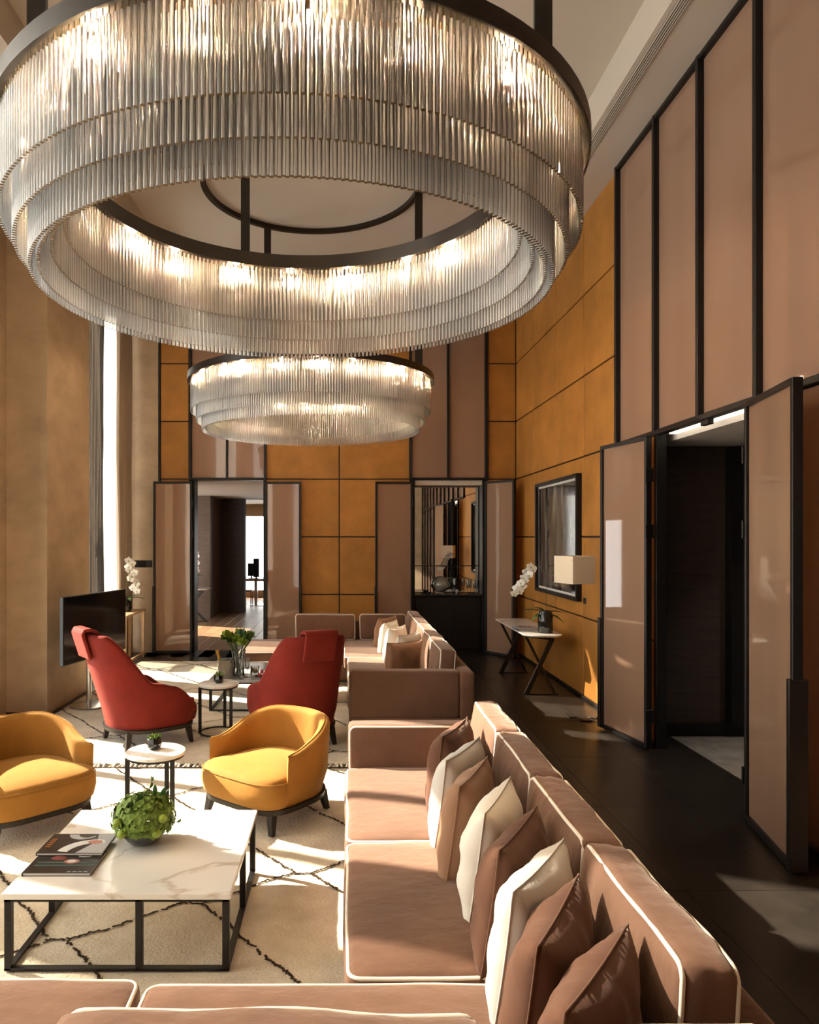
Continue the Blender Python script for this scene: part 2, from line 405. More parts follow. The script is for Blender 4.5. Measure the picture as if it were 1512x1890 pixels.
# back wall
DX0, DX1, NX0, NX1, HD = -2.48, -1.293, 1.133, 2.30, 2.86     # doorway, niche, head height
g = G()
g.box(-3.9, DX0, 12.06, 12.26, 0, 6.2); g.box(DX1, NX0, 12.06, 12.26, 0, 6.2); g.box(NX1, 3.05, 12.06, 12.26, 0, 6.2)
g.box(DX0, DX1, 12.06, 12.26, HD, 6.2); g.box(NX0, NX1, 12.06, 12.26, HD, 6.2)
wb = struct('wall_back', g, 'joint_black', 'back wall of orange leather panels and bronze glass')
ob('plaster_panel', G().box(-3.6, -3.03, 12.02, 12.06, 0, 5.7), 'plaster_tan', wb)
panel_me = {}
def wall_panel(name, parent, mat, axis, a0, a1, z0, z1, face, th=0.03, gap=0.0095):
    """a panel proud of the backing; axis 'x' on the back wall, 'y' on the right wall"""
    k = (mat, axis, round(a1-a0, 3), round(z1-z0, 3), th)
    if k not in panel_me:
        ha, hz = (a1-a0)/2-gap, (z1-z0)/2-gap
        gg = G()
        if axis == 'x': gg.box(-ha, ha, 0, th, -hz, hz, 0.004, 1)
        else: gg.box(0, th, -ha, ha, -hz, hz, 0.004, 1)
        panel_me[k] = gg.mesh(name, mat)
    loc = ((a0+a1)/2, face, (z0+z1)/2) if axis == 'x' else (face, (a0+a1)/2, (z0+z1)/2)
    return link(name, panel_me[k], parent, loc)
PX = lambda px: (px-635)*YB/1350
for a0, a1 in ((PX(296), PX(350)), (PX(491), PX(626.5)), (PX(626.5), PX(757)), (PX(899), XR)):
    for i in range(6): wall_panel('leather_panel', wb, 'leather_panel', 'x', a0, a1, ROWS[i], ROWS[i+1], 12.03)
for a0, a1 in ((PX(353), PX(419.5)), (PX(419.5), PX(489))):
    wall_panel('glass_panel', wb, 'bronze_glass_fixed', 'x', a0, a1, HD, 5.7, 12.035, 0.015, 0.012)
for a0, a1 in ((PX(759), PX(827)), (PX(827), PX(896))):
    wall_panel('glass_panel', wb, 'bronze_glass_fixed', 'x', a0, a1, HD, 5.7, 12.035, 0.015, 0.012)
ob('glass_backing', G().box(PX(353), PX(489), 12.055, 12.06, HD, 5.7).box(PX(759), PX(896), 12.055, 12.06, HD, 5.7), 'mid_timber', wb)
def mull(parent, x0, x1, y0, y1, z0, z1): ob('mullion', G().box(x0, x1, y0, y1, z0, z1, 0.003, 1), 'frame_black', parent)
for px, w in ((351.5, .045), (419.5, .03), (490, .04), (757.5, .045), (827, .04), (897.5, .05)):
    mull(wb, PX(px)-w/2, PX(px)+w/2, 11.985, 12.06, HD-0.03 if px in (419.5, 827) else HD-0.03, 5.7)
mull(wb, PX(351), PX(490), 11.99, 12.06, HD-0.03, HD+0.01); mull(wb, PX(757), PX(898), 11.99, 12.06, HD-0.03, HD+0.01)
mull(wb, -3.05, PX(296.5), 12.0, 12.06, 0, 5.7)
for x in (DX0, DX1-0.03): mull(wb, x, x+0.03, 11.99, 12.26, 0, HD)
for x in (NX0, NX1-0.03): mull(wb, x, x+0.03, 11.99, 12.26, 0, HD)

# right wall
RO0, RO1 = 4.97, 6.58      # doorway
g = G()
g.box(2.86, 2.90, RO1, 12.26, 0, 6.2); g.box(2.86, 2.90, -2, RO0, 0, 6.2); g.box(2.86, 2.90, RO0, RO1, 2.83, 6.2)
wr = struct('wall_right', g, 'joint_black', 'right wall of orange leather panels and tall bronze glass')
cols = [12.03, 10.93, 9.76, 8.63, 7.52]
for i in range(4):
    for j in range(6): wall_panel('leather_panel', wr, 'leather_panel', 'y', cols[i+1], cols[i], ROWS[j], ROWS[j+1], XR)
for j in range(3): wall_panel('leather_panel', wr, 'leather_panel', 'y', 6.62, 7.52, ROWS[j], ROWS[j+1], XR)
gy = [7.52, 6.60, 5.78, 4.97, 4.15, 3.33, 2.51, 1.69, 0.87, 0.05, -0.77, -1.59]
for i in range(len(gy)-1):
    wall_panel('glass_panel', wr, 'bronze_glass_fixed', 'y', gy[i+1], gy[i], 2.86, 5.68, 2.835, 0.012, 0.012)
    if gy[i] <= 4.98: wall_panel('glass_panel', wr, 'bronze_glass_fixed', 'y', gy[i+1], gy[i], 0.03, 2.82, 2.835, 0.012, 0.012)
ob('glass_backing', G().box(2.855, 2.86, -1.6, 7.5, 2.86, 5.7).box(2.855, 2.86, -1.6, 4.95, 0, 2.82), 'mid_timber', wr)
for y in gy: mull(wr, 2.785, 2.86, y-0.022, y+0.022, 2.83 if y > 5 else 0, 5.7)
mull(wr, 2.79, 2.86, -1.6, 7.52, 5.66, 5.7); mull(wr, 2.79, 2.86, -1.6, 7.52, 2.815, 2.86)
mull(wr, 2.80, 2.90, RO0-0.03, RO0+0.02, 0, 2.83); mull(wr, 2.80, 2.89, RO1-0.03, RO1+0.03, 0, 2.83)
struct('baseboard_right', G().box(2.80, 2.86, 6.6, 12.03, 0, 0.035, 0.004, 1), 'frame_black', 'thin black skirting under the orange panels')
struct('wall_front', G().box(-3.9, -3.3, -2.2, -2, 0, 6.2).box(-2.5, 3.05, -2.2, -2, 0, 6.2).box(-3.3, -2.5, -2.2, -2, 5.55, 6.2), 'plaster_tan', 'window wall behind the viewer')
w = thing('window_8', 'tall window behind the viewer', None, (-2.9, -2.1, 0), kind='structure')  # unseen window, added to light the room from the camera side
f = G()
for x in (-3.3, -2.555): f.box(x, x+0.055, -2.14, -2.06, 0, 5.55)
f.box(-3.3, -2.5, -2.14, -2.06, 0, 0.06).box(-3.3, -2.5, -2.14, -2.06, 5.5, 5.55)
ob('window_frame', f, 'frame_black', w, world=True)
ob('window_pane', G().box(-3.245, -2.555, -2.105, -2.095, 0.06, 5.5), 'window_glass', w, world=True)

# ceiling with a raised tray
g = G()
g.box(-3.9, 3.05, -2.2, 12.26, 6.05, 6.25)
g.box(2.325, 3.05, -2.2, 12.26, 5.70, 6.05); g.box(-3.9, -2.6, -2.2, 12.26, 5.70, 6.05)
g.box(-2.6, 2.325, 11.45, 12.26, 5.70, 6.05); g.box(-2.6, 2.325, -2.2, -1.5, 5.70, 6.05)
ce = struct('ceiling', g, 'ceiling_cream', 'cream tray ceiling')
v = ob('air_grille', G().box(2.365, 2.447, -1.9, 11.4, 5.693, 5.70), 'vent_dark', ce)
for k in range(5):
    x = 2.369+0.0185*k
    ob('grille_bar', G().box(x-0.003, x+0.003, -1.9, 11.4, 5.684, 5.694), 'ceiling_cream', v)

# ------------------------------------------------------------------ glass door leaves
def leaf(n, hinge, end, label, handle_end=True, h=2.80):
    hx, hy = hinge; ex, ey = end; L = math.hypot(ex-hx, ey-hy)
    r = thing('door_%d' % n, label, None, (hx, hy, 0), math.atan2(ey-hy, ex-hx), kind='structure')
    t, f = 0.028, 0.035
    fr = G()
    fr.box(0, f, -t, t, 0.012, h, 0.003, 1).box(L-f, L, -t, t, 0.012, h, 0.003, 1)
    fr.box(f, L-f, -t, t, 0.012, 0.05).box(f, L-f, -t, t, h-f, h)
    ob('door_frame', fr, 'frame_black', r)
    ob('glass_pane', G().box(f, L-f, -0.006, 0.006, 0.05, h-f), 'bronze_glass', r)
    hd = G().box(L-0.03, L+0.012, -t-0.022, t+0.022, 0.02, 1.10, 0.004, 1)
    ob('door_handle', hd, 'bronze_dark', r)
    for z in (0.3, 1.95, 2.45): ob('hinge', G().box(-0.012, 0.006, -t-0.012, t+0.012, z-0.06, z+0.06, 0.003, 1), 'frame_black', r)
    return r
leaf(1, (-2.475, 11.93), (-3.10, 11.90), 'bronze glass door leaf folded back beside the plaster wall')
leaf(2, (-1.285, 11.95), (-0.70, 11.92), 'bronze glass door leaf folded back right of the far doorway')
leaf(3, (1.12, 11.95), (0.51, 11.92), 'bronze glass door leaf folded back left of the mirror niche')
leaf(4, (2.31, 11.93), (2.67, 11.42), 'bronze glass door leaf standing open right of the mirror niche')
leaf(5, (2.72, 6.52), (2.57, 7.27), 'bronze glass door leaf beside the floor lamp')
leaf(6, (2.71, 4.90), (2.545, 4.10), 'nearest bronze glass door leaf at the right edge')
ob('door_closer', G().box(2.815, 2.865, 5.66, 5.78, 2.775, 2.825, 0.006), 'frame_black', wr)  # small sensor box on the doorway header

# ------------------------------------------------------------------ mirror niche with bar cabinet
niche = G()
niche.box(NX0-0.1, NX1+0.1, 12.33, 12.42, 0, 2.9); niche.box(NX0-0.1, NX0, 12.26, 12.33, 0, 2.9); niche.box(NX1, NX1+0.1, 12.26, 12.33, 0, 2.9)
struct('wall_niche', niche, 'joint_black', 'black lining of the mirror niche')
struct('ceiling_niche', G().box(NX0, NX1, 12.03, 12.33, 2.75, 2.83), 'ceiling_cream', 'pale soffit over the mirror niche')
bar = thing('bar_cabinet', 'black bar cabinet under the mirror in the niche', 'cabinet', (1.7165, 12.2, 0))
ob('cabinet_body', G().box(NX0+0.031, NX1-0.031, 12.05, 12.30, 0, 0.915, 0.003, 1), 'frame_black', bar, world=True)
ob('countertop', G().box(NX0+0.031, NX1-0.031, 12.02, 12.30, 0.92, 0.955, 0.004, 1), 'pot_black', bar, world=True)
for i in range(2):
    x0 = NX0+0.04+i*0.545
    d = ob('cabinet_door', G().box(x0, x0+0.54, 12.03, 12.049, 0.06, 0.91, 0.003, 1), 'frame_black', bar, world=True)
mr = thing('wall_mirror', 'large mirror in two panes above the black bar cabinet', 'mirror', (1.7165, 12.31, 0.96))
ob('mirror_pane', G().box(NX0+0.01, NX1-0.01, 12.31, 12.325, 0.96, 1.405), 'mirror', mr, world=True)
ob('mirror_pane', G().box(NX0+0.01, NX1-0.01, 12.31, 12.325, 1.42, 2.745), 'mirror', mr, world=True)
ob('mirror_joint', G().box(NX0+0.01, NX1-0.01, 12.307, 12.322, 1.404, 1.421), 'frame_black', mr, world=True)

# ------------------------------------------------------------------ rooms seen through the doorways
fb = struct('floor_study', G().box(-5.2, 0.4, 12.2, 23.2, -0.12, -0.01), 'dark_timber', 'oak plank floor of the study beyond the doorway')
pl = G().box(-0.108, 0.108, -1.45, 1.45, -0.01, 0.0, 0.002, 1).mesh('plank', 'oak_plank')
for i in range(20):
    for j in range(4):
        y = 12.26+1.45-0.7*(i % 2)+j*2.91
        x = -4.2+i*0.22
        if -4.3 < x < 0: link('plank', pl, fb, (x, min(y, 21.7), 0))
g = G()
g.box(-4.9, -3.11, 17.0, 18.5, 0, 2.9)
struct('wall_study', g, 'mid_timber', 'brown timber clad pier in the room beyond')
g = G().box(-3.11, -2.49, 18.45, 18.6, 0, 2.9); g.box(-1.4, 0.4, 18.45, 18.6, 0, 2.9); g.box(-2.49, -1.4, 18.45, 18.6, 2.845, 2.95)
g.box(-2.53, -2.49, 18.4, 18.6, 0, 2.86)
struct('wall_study_rear', g, 'dark_timber', 'dark timber wall beyond the doorway')
struct('wall_study_side', G().box(0.3, 0.4, 12.26, 23.2, 0, 3), 'mid_timber')
g = G().box(-5.0, -4.9, 12.26, 13.0, 0, 3); g.box(-5.0, -4.9, 16.4, 23.2, 0, 3); g.box(-5, -4.9, 13.0, 14.9, 0, 3); g.box(-5, -4.9, 14.9, 16.4, 2.3, 3)
struct('wall_study_window', g, 'plaster_tan')
struct('ceiling_study', G().box(-5.2, 0.4, 12.26, 18.5, 2.86, 3.0).box(-5.2, 0.4, 18.5, 23.2, 2.92, 3.1), 'ceiling_cream', 'pale ceiling of the study')
g = G().box(-5.0, 0.4, 23.0, 23.1, 2.55, 3.0); g.box(-5, 0.4, 23.0, 23.1, 0, 0.22); g.box(-3.3, -3.2, 22.95, 23.1, 0.22, 2.55)
struct('wall_study_far', g, 'plaster_tan')
w = thing('window_7', 'bright window behind the desk in the study', None, (-1.5, 23.05, 0), kind='structure')
ob('window_pane', G().box(-3.2, 0.3, 23.04, 23.05, 0.22, 2.55), 'window_glass', w, world=True)
struct('ceiling_study_band', G().box(-2.6, -1.29, 12.26, 12.9, 2.83, 2.87), 'ceiling_cream')
portal((-4.88, 15.65, 1.15), 2.3, 1.5, (0, -PI/2, 0)); portal((-1.3, 22.98, 1.4), 3.2, 2.3, (-PI/2, 0, 0))

g = G().box(3.031, 3.11, 3.5, 7.02, -0.12, 0.0)
struct('trim_1', g, 'floor_stone', 'black stone threshold of the right doorway')
struct('floor_lobby', G().box(3.11, 6.2, 3.5, 7.1, -0.12, -0.002), 'carpet_grey', 'grey carpet beyond the right doorway')
g = G().box(2.90, 6.3, 7.02, 7.15, 0, 2.95); g.box(6.2, 6.3, 3.4, 7.02, 0, 2.95); g.box(2.90, 6.3, 3.35, 3.45, 0, 2.95)
struct('wall_lobby', g, 'dark_timber', 'dark timber wall beyond the right doorway')
ob('wall_panel', G().box(3.66, 4.4, 6.9, 7.02, 0.12, 2.74), 'frame_black', bpy.data.objects['wall_lobby'])
ob('skirting', G().box(2.91, 6.2, 6.97, 7.02, 0, 0.12), 'frame_black', bpy.data.objects['wall_lobby'])
struct('ceiling_lobby', G().box(2.97, 6.3, 3.4, 7.15, 2.77, 2.95).box(2.90, 2.97, 3.4, 7.15, 2.83, 2.95), 'ceiling_cream', 'pale ceiling beyond the right doorway')
ob('cove_light', G().box(2.905, 2.965, RO0+0.03, RO1-0.05, 2.818, 2.829), 'led_strip', bpy.data.objects['ceiling_lobby'])  # lit band at the header put in as a glowing strip, not a lamp
dl = tag(ob('downlight', G().lathe([(0.0, 2.762), (0.045, 2.762), (0.05, 2.767), (0.05, 2.77)], 20, (4.1, 5.9, 0)), 'paper_white', smooth=True), 'small round downlight in the ceiling beyond the right doorway', 'downlight')
ld = bpy.data.lights.new('downlight_lamp', 'SPOT'); lo = bpy.data.objects.new('downlight_lamp', ld); COL.objects.link(lo)
lo.location = (4.1, 5.9, 2.75); ld.energy = 90; ld.spot_size = math.radians(95); ld.spot_blend = 0.6; ld.color = (1, 0.88, 0.74); ld.shadow_soft_size = 0.05

# ------------------------------------------------------------------ rugs
def rug(name, label, x0, x1, y0, y1, off, fringe_y=None):
    r = thing(name, label, 'rug', ((x0+x1)/2, (y0+y1)/2, 0))
    g = G(); st = 0.045; nx, ny = int((x1-x0)/st), int((y1-y0)/st)
    def h(x, y): return 0.022+0.007*noise.noise(Vector((x*5, y*5, 1)))+0.004*noise.noise(Vector((x*17, y*17, 2)))
    rings = []
    for i in range(nx+1):
        x = x0+(x1-x0)*i/nx
        rings.append([(x+0.012*noise.noise(Vector((j*.5, i, 0))), y0+(y1-y0)*j/ny+(0.012*noise.noise(Vector((i*.5, 3, 0))) if j in (0, ny) else 0), 0.003 if i in (0, nx) or j in (0, ny) else h(x, y0+(y1-y0)*j/ny)) for j in range(ny+1)])
    g.grid(rings); ob('pile', g, 'rug_wool', r, smooth=True, angle=None, world=True)
    e1, e2, O = Vector((0.545, 0.345)), Vector((-1.08, 1.22)), Vector(off)
    L = G()
    def line(a, b):
        a, b = Vector(a), Vector(b); n = max(2, int((b-a).length/0.022)); d = (b-a)/n; pr = Vector((-d[1], d[0])).normalized()
        for k in range(n):
            if random.random() < 0.08: continue
            p = a+d*(k+0.5); w = 0.02*noise.noise(Vector((p[0]*6, p[1]*6, 5)))+random.uniform(-.004, .004)
            c = p+pr*w
            if not (x0+0.02 < c[0] < x1-0.02 and y0+0.03 < c[1] < y1-0.03): continue
            ang = math.atan2(d[1], d[0])+random.uniform(-.7, .7)
            u = Vector((math.cos(ang), math.sin(ang)))*0.016; q = Vector((-u[1], u[0])).normalized()*0.0065
            z = h(c[0], c[1])+0.006
            L.bm.faces.new([L.bm.verts.new((*(c+s*u+t*q), z+random.uniform(-.002, .002))) for s, t in ((-1, -1), (1, -1), (1, 1), (-1, 1))])
    J = Vector((0.05, 0))
    for i in range(-8, 9):
        for j in range(-5, 6):
            c = O+e1*i+e2*j
            line(c-J, c+J); line(c+J, c+e1-J); line(c-J, c+e2+J)
    p = ob('pattern_lines', L, 'rug_line', r, world=True); p['kind'] = 'stuff'
    if fringe_y:
        T = G(); x = x0
        while x < x1:
            sk = random.uniform(-.02, .05)
            T.tube([(x, fringe_y, 0.020), (x+sk*.6, fringe_y+0.06, 0.024), (x+sk, fringe_y+0.13, 0.014)], [0.012, 0.010, 0.006], 5); x += random.uniform(.030, .045)
        t = ob('fringe', T, 'rug_tassel', r, world=True); t['kind'] = 'stuff'
        ob('edge_cord', G().tube([(x0+k*0.1, fringe_y-0.005+0.006*math.sin(k), 0.018) for k in range(int((x1-x0)/.1)+1)], 0.007, 6), 'rug_line', r, world=True)
    return r
rug('wool_rug', 'cream shaggy rug with dark lattice lines under the white marble table', -3.3, 0.35, 0.9, 5.98, (-0.775, 3.74), 5.96)
rug('wool_rug', 'cream shaggy rug with dark lattice lines between the red chairs and far sofa', -3.1, 0.35, 6.105, 11.1, (-1.1, 7.6))

# ------------------------------------------------------------------ chandeliers
def chandelier(label, cx, cy_, bars, canopy_c, nparts):
    z, zc = 3.70, 6.05
    r = thing('ring_chandelier', label, 'chandelier', (cx, cy_, z), group='ring chandeliers of glass rods')
    ob('ring', G().lathe([(1.43, -.025), (1.43, .05), (1.418, .05), (1.418, .012), (1.092, .012), (1.092, .06), (1.08, .06), (1.08, -.025), (1.092, -.025), (1.092, 0), (1.418, 0), (1.418, -.025)], 96, closed=True), 'bronze_dark', r, smooth=True, angle=40)
    ob('canopy_ring', G().lathe([(1.235, zc-z-.06), (1.29, zc-z-.06), (1.29, zc-z-.002), (1.235, zc-z-.002)], 80, closed=True), 'bronze_dark', r, (canopy_c[0]-cx, canopy_c[1]-cy_, 0), smooth=True, angle=40)
    for a in bars:
        a = math.radians(a); c, s = math.cos(a), math.sin(a)
        ob('hanging_bar', G().bar((1.26*c, 1.26*s, 0.012), (1.26*c, 1.26*s, zc-z-.06), 0.09, 0.03), 'bronze_dark', r)
    for k in range(20):
        a = 2*PI*(k+0.3)/20; rr = 1.295 if k % 2 else 1.20
        b = G(); bmesh.ops.create_icosphere(b.bm, subdivisions=1, radius=0.013, matrix=Matrix.Diagonal((1, 1, 1.9, 1)))
        bo = ob('bulb', b, 'bulb_glow', r, (rr*math.cos(a), rr*math.sin(a), -0.055), smooth=True, angle=None)
        ob('socket', G().lathe([(0, 0.022), (0.012, 0.022), (0.012, 0.055), (0, 0.055)], 10), 'brass_dark', bo)
    rows = [(1.388, 0.335, 0.0), (1.325, 0.445, 0.5), (1.262, 0.545, 0.0), (1.228, 0.525, 0.5), (1.17, 0.445, 0.0), (1.112, 0.335, 0.5)]
    meshes = {}
    def rod_geo(g, x, y, ln, seg=8):
        R = 0.0085
        rings = [[(x+R*math.cos(2*PI*k/seg), y+R*math.sin(2*PI*k/seg), zz) for k in range(seg)] for zz in (-0.03, -0.03-ln)]
        vv = g.grid(rings, False, True)
        f = g.bm.faces.new(vv[1]); f.material_index = 1
        g.bm.faces.new(vv[0][::-1])
        q = [[(x+.0022*math.cos(2*PI*k/4), y+.0022*math.sin(2*PI*k/4), zz) for k in range(4)] for zz in (0.0, -0.03)]
        g.grid(q, False, True, 1)
    pos = []
    for ri, (R, ln, ph) in enumerate(rows):
        n = int(2*PI*R/0.0272)
        for k in range(n):
            a = 2*PI*(k+ph)/n; pos.append((math.hypot(cx+R*math.cos(a), cy_+R*math.sin(a)), R*math.cos(a), R*math.sin(a), ln))
    pos.sort()
    big = G()
    for i, (_, x, y, ln) in enumerate(pos):
        if i < nparts:
            if ln not in meshes:
                gg = G(); rod_geo(gg, 0, 0, ln); meshes[ln] = gg.mesh('glass_rod', ['rod_glass', 'brass_dark'], True, 50)
            link('glass_rod', meshes[ln], r, (x, y, 0))
        else: rod_geo(big, x, y, ln)
    o = ob('glass_rods', big, ['rod_glass', 'brass_dark'], r, smooth=True, angle=50); o['kind'] = 'stuff'
    return r
chandelier('huge ring chandelier of glass rods nearest the viewer', -0.24, 3.75, (0, 190, 275), (-0.24, 3.75), 300)
chandelier('farther ring chandelier of glass rods above the back seating', -0.382, 8.6, (0, 120, 240), (-0.382, 8.6), 300)

# ------------------------------------------------------------------ sofas
def part_cushion(root, name, x0, x1, y0, y1, z0, z1, r, puff, n, rims, seed, wob=0.006, rot=(0, 0, 0), mat='sofa_velvet', wrinkle=0.0, rad=0.0075):
    hx, hy, hz = (x1-x0)/2, (y1-y0)/2, (z1-z0)/2
    o = ob(name, cushion(hx, hy, hz, r, puff, n, wob, seed, wrinkle), mat, root, ((x0+x1)/2, (y0+y1)/2, (z0+z1)/2), rot, smooth=True, angle=None, world=True)
    for ax_, sg in rims: ob('piping', rim(hx, hy, hz, r, ax_, sg, rad, wob, seed), 'piping_cream', o, smooth=True, angle=None)
    return o
def sofa_block(root, name, x0, x1, y0, y1, z0, z1, r=0.03, rims=(), n=(6, 8, 4), seed=0):
    return part_cushion(root, name, x0, x1, y0, y1, z0, z1, r, (0.004, 0.004, 0.004), n, rims, seed, 0.003)

s1 = thing('corner_sofa', 'brown velvet corner sofa with cream piping nearest the viewer', 'sofa', (0.5, 2.9, 0), group='velvet corner sofas')
sofa_block(s1, 'base', 0.03, 1.085, 2.44, 4.86, 0.055, 0.27, 0.025)
sofa_block(s1, 'base', -2.4, 1.085, 1.3, 2.435, 0.055, 0.27, 0.025)
sofa_block(s1, 'armrest', 0.03, 0.965, 4.69, 4.86, 0.26, 0.687, 0.03, ((1, -1),), seed=1)
sofa_block(s1, 'back_frame', 0.96, 1.09, 2.362, 4.862, 0.26, 0.687, 0.03, (), (3, 16, 4), 2)
sofa_block(s1, 'back_frame', 0.96, 1.09, 1.30, 2.358, 0.26, 0.687, 0.03, (), (3, 8, 4), 3)
sofa_block(s1, 'back_frame', -2.4, 0.96, 1.30, 1.43, 0.26, 0.687, 0.03, (), (16, 3, 4), 4)
part_cushion(s1, 'seat_cushion', 0.01, 0.955, 3.555, 4.685, 0.275, 0.425, 0.035, (0.008, 0.006, 0.028), (14, 14, 3), ((2, 1),), 5, 0.008)
part_cushion(s1, 'seat_cushion', 0.005, 0.955, 2.45, 3.545, 0.275, 0.425, 0.035, (0.008, 0.006, 0.03), (14, 14, 3), ((2, 1),), 6, 0.009)
part_cushion(s1, 'seat_cushion', -0.655, 0.955, 1.44, 2.425, 0.275, 0.425, 0.035, (0.006, 0.006, 0.02), (16, 12, 3), ((2, 1),), 7, 0.008)
part_cushion(s1, 'seat_cushion', -2.35, -0.675, 1.44, 2.455, 0.275, 0.425, 0.035, (0.006, 0.006, 0.025), (16, 12, 3), ((2, 1),), 8, 0.008)
for i, (y0, y1) in enumerate(((1.77, 2.50), (2.51, 3.21), (3.22, 3.95), (3.96, 4.66))):
    part_cushion(s1, 'back_cushion', 0.80, 0.95, y0, y1, 0.43, 0.855, 0.028, (0.04, 0.004, 0.014), (4, 14, 10), ((0, -1), (0, 1)), 10+i, 0.012, (0, math.radians(5), 0), wrinkle=0.010)
part_cushion(s1, 'back_cushion', -0.635, 0.30, 1.45, 1.62, 0.43, 0.855, 0.03, (0.006, 0.03, 0.008), (14, 4, 8), ((1, 1), (1, -1)), 15, 0.014, (math.radians(-5), math.radians(1.0), 0), wrinkle=0.006)
part_cushion(s1, 'back_cushion', 0.36, 0.93, 1.44, 1.585, 0.43, 0.845, 0.03, (0.006, 0.03, 0.008), (10, 4, 8), ((1, 1), (1, -1)), 16, 0.010, (math.radians(-4), 0, 0), wrinkle=0.006)
for x, y in ((0.12, 4.75), (0.98, 4.75), (0.98, 1.4), (-2.3, 1.4), (-2.3, 2.35)):
    ob('foot', G().box(x-.03, x+.03, y-.03, y+.03, 0.032 if x < .3 else 0.0, 0.056), 'wood_leg', s1, world=True)

s2 = thing('corner_sofa', 'brown velvet corner sofa with cream piping by the far doorway', 'sofa', (0.5, 8.6, 0), group='velvet corner sofas')
sofa_block(s2, 'base', 0.05, 1.17, 6.58, 9.37, 0.055, 0.27, 0.025)
sofa_block(s2, 'base', -1.35, 1.17, 9.375, 10.7, 0.055, 0.27, 0.025)
sofa_block(s2, 'armrest', 0.05, 1.045, 6.58, 6.76, 0.26, 0.687, 0.03, (), seed=21)
sofa_block(s2, 'back_frame', 1.04, 1.175, 6.58, 10.7, 0.26, 0.687, 0.03, (), (3, 20, 4), 22)
sofa_block(s2, 'back_frame', -0.72, 1.04, 10.57, 10.7, 0.26, 0.687, 0.03, (), (12, 3, 4), 23)
for i, (y0, y1) in enumerate(((6.765, 7.86), (7.87, 8.98))):
    part_cushion(s2, 'seat_cushion', 0.04, 1.035, y0, y1, 0.275, 0.425, 0.035, (0.006, 0.006, 0.02), (10, 10, 3), ((2, 1),), 24+i, 0.008)
part_cushion(s2, 'seat_cushion', 0.0, 1.035, 8.99, 10.56, 0.275, 0.425, 0.035, (0.006, 0.006, 0.02), (10, 12, 3), ((2, 1),), 26, 0.006)
part_cushion(s2, 'seat_cushion', -1.36, -0.01, 9.36, 10.56, 0.275, 0.425, 0.035, (0.006, 0.006, 0.02), (12, 10, 3), ((2, 1),), 27, 0.006)
for i in range(5):
    y0 = 6.80+i*0.72
    part_cushion(s2, 'back_cushion', 0.88, 1.03, y0, y0+0.71, 0.43, 0.845, 0.028, (0.035, 0.004, 0.01), (4, 10, 8), ((0, -1), (0, 1)), 30+i, 0.010, (0, math.radians(5), 0), wrinkle=0.004)
for i, (x0, x1) in enumerate(((-0.69, 0.16), (0.22, 0.88))):
    part_cushion(s2, 'back_cushion', x0, x1, 10.38, 10.55, 0.43, 0.80, 0.028, (0.004, 0.035, 0.008), (10, 4, 8), ((1, -1), (1, 1)), 36+i, 0.008, (math.radians(-4), 0, 0))
for x, y in ((0.12, 6.66), (1.1, 6.66), (1.1, 10.6), (-1.28, 10.6), (-1.28, 9.45)):
    ob('foot', G().box(x-.03, x+.03, y-.03, y+.03, 0.032 if x < .3 else 0.0, 0.056), 'wood_leg', s2, world=True)

def pillow(label, mat, near, far, ztop=0.85, size=0.465, T=0.10, lean=8, roll=0, seed=0):
    """square cushion: near and far are the plan positions of its two top corners"""
    n, f = Vector(near), Vector(far); mid = (n+f)/2; ang = math.atan2(f[1]-n[1], f[0]-n[0])
    hs = size/2; g = G(); m = 22
    def P(i, j, s):
        u, v_ = -1+2*i/m, -1+2*j/m
        x = hs*u*(1-0.07*(1-v_*v_)); y = hs*v_*(1-0.07*(1-u*u))
        t = T*max(0, (1-u**4)*(1-v_**4))**0.55*(1-.25*(u*u+v_*v_)/2)
        w = 0.013*noise.noise(Vector((u*2.2+seed*5, v_*2.2, s)))+0.007*noise.noise(Vector((u*6+seed, v_*3, s*3)))
        return (x, s*(t+w*min(1, 4*t/T)), y)
    vs = {}
    for s in (1, -1):
        for i in range(m+1):
            for j in range(m+1):
                e = i in (0, m) or j in (0, m); k = (i, j, 0 if e else s)
                if k not in vs: vs[k] = g.bm.verts.new(P(i, j, s))
        for i in range(m):
            for j in range(m):
                q = [(i, j), (i+1, j), (i+1, j+1), (i, j+1)]
                g.bm.faces.new([vs[(a, b, 0 if (a in (0, m) or b in (0, m)) else s)] for a, b in q])
    loop = [P(i, 0, 1) for i in range(m)]+[P(m, j, 1) for j in range(m)]+[P(m-i, m, 1) for i in range(m)]+[P(0, m-j, 1) for j in range(m)]
    loop = [(p[0], 0, p[2]) for p in loop]
    # lean: the top tips toward the backrest (+x)
    o = ob('throw_pillow', g, mat, None, (mid[0]-0.02, mid[1], ztop-hs), (math.radians(lean), math.radians(roll), ang), smooth=True, angle=None)
    tag(o, label, 'pillow', 'throw pillows on the velvet sofas')
    ob('seam', G().tube(loop, 0.0035, 5, closed=True), mat, o, smooth=True, angle=None)
    return o
pillow('dark brown throw pillow at the far end of the near sofa, against its armrest', 'pillow_brown', (0.496, 3.80), (0.707, 4.24), 0.865, seed=1)
pillow('pale grey throw pillow second from the far end of the near sofa', 'pillow_grey', (0.466, 3.41), (0.694, 3.81), 0.865, seed=2)
pillow('caramel throw pillow between the grey and the white one on the near sofa', 'pillow_caramel', (0.474, 3.07), (0.669, 3.48), 0.86, seed=3)
pillow('bright white throw pillow in the middle of the near sofa', 'pillow_white', (0.515, 2.74), (0.706, 3.16), 0.87, seed=4)
pillow('dark brown throw pillow squeezed between the two pale ones on the near sofa', 'pillow_brown', (0.513, 2.45), (0.727, 2.82), 0.865, seed=5)
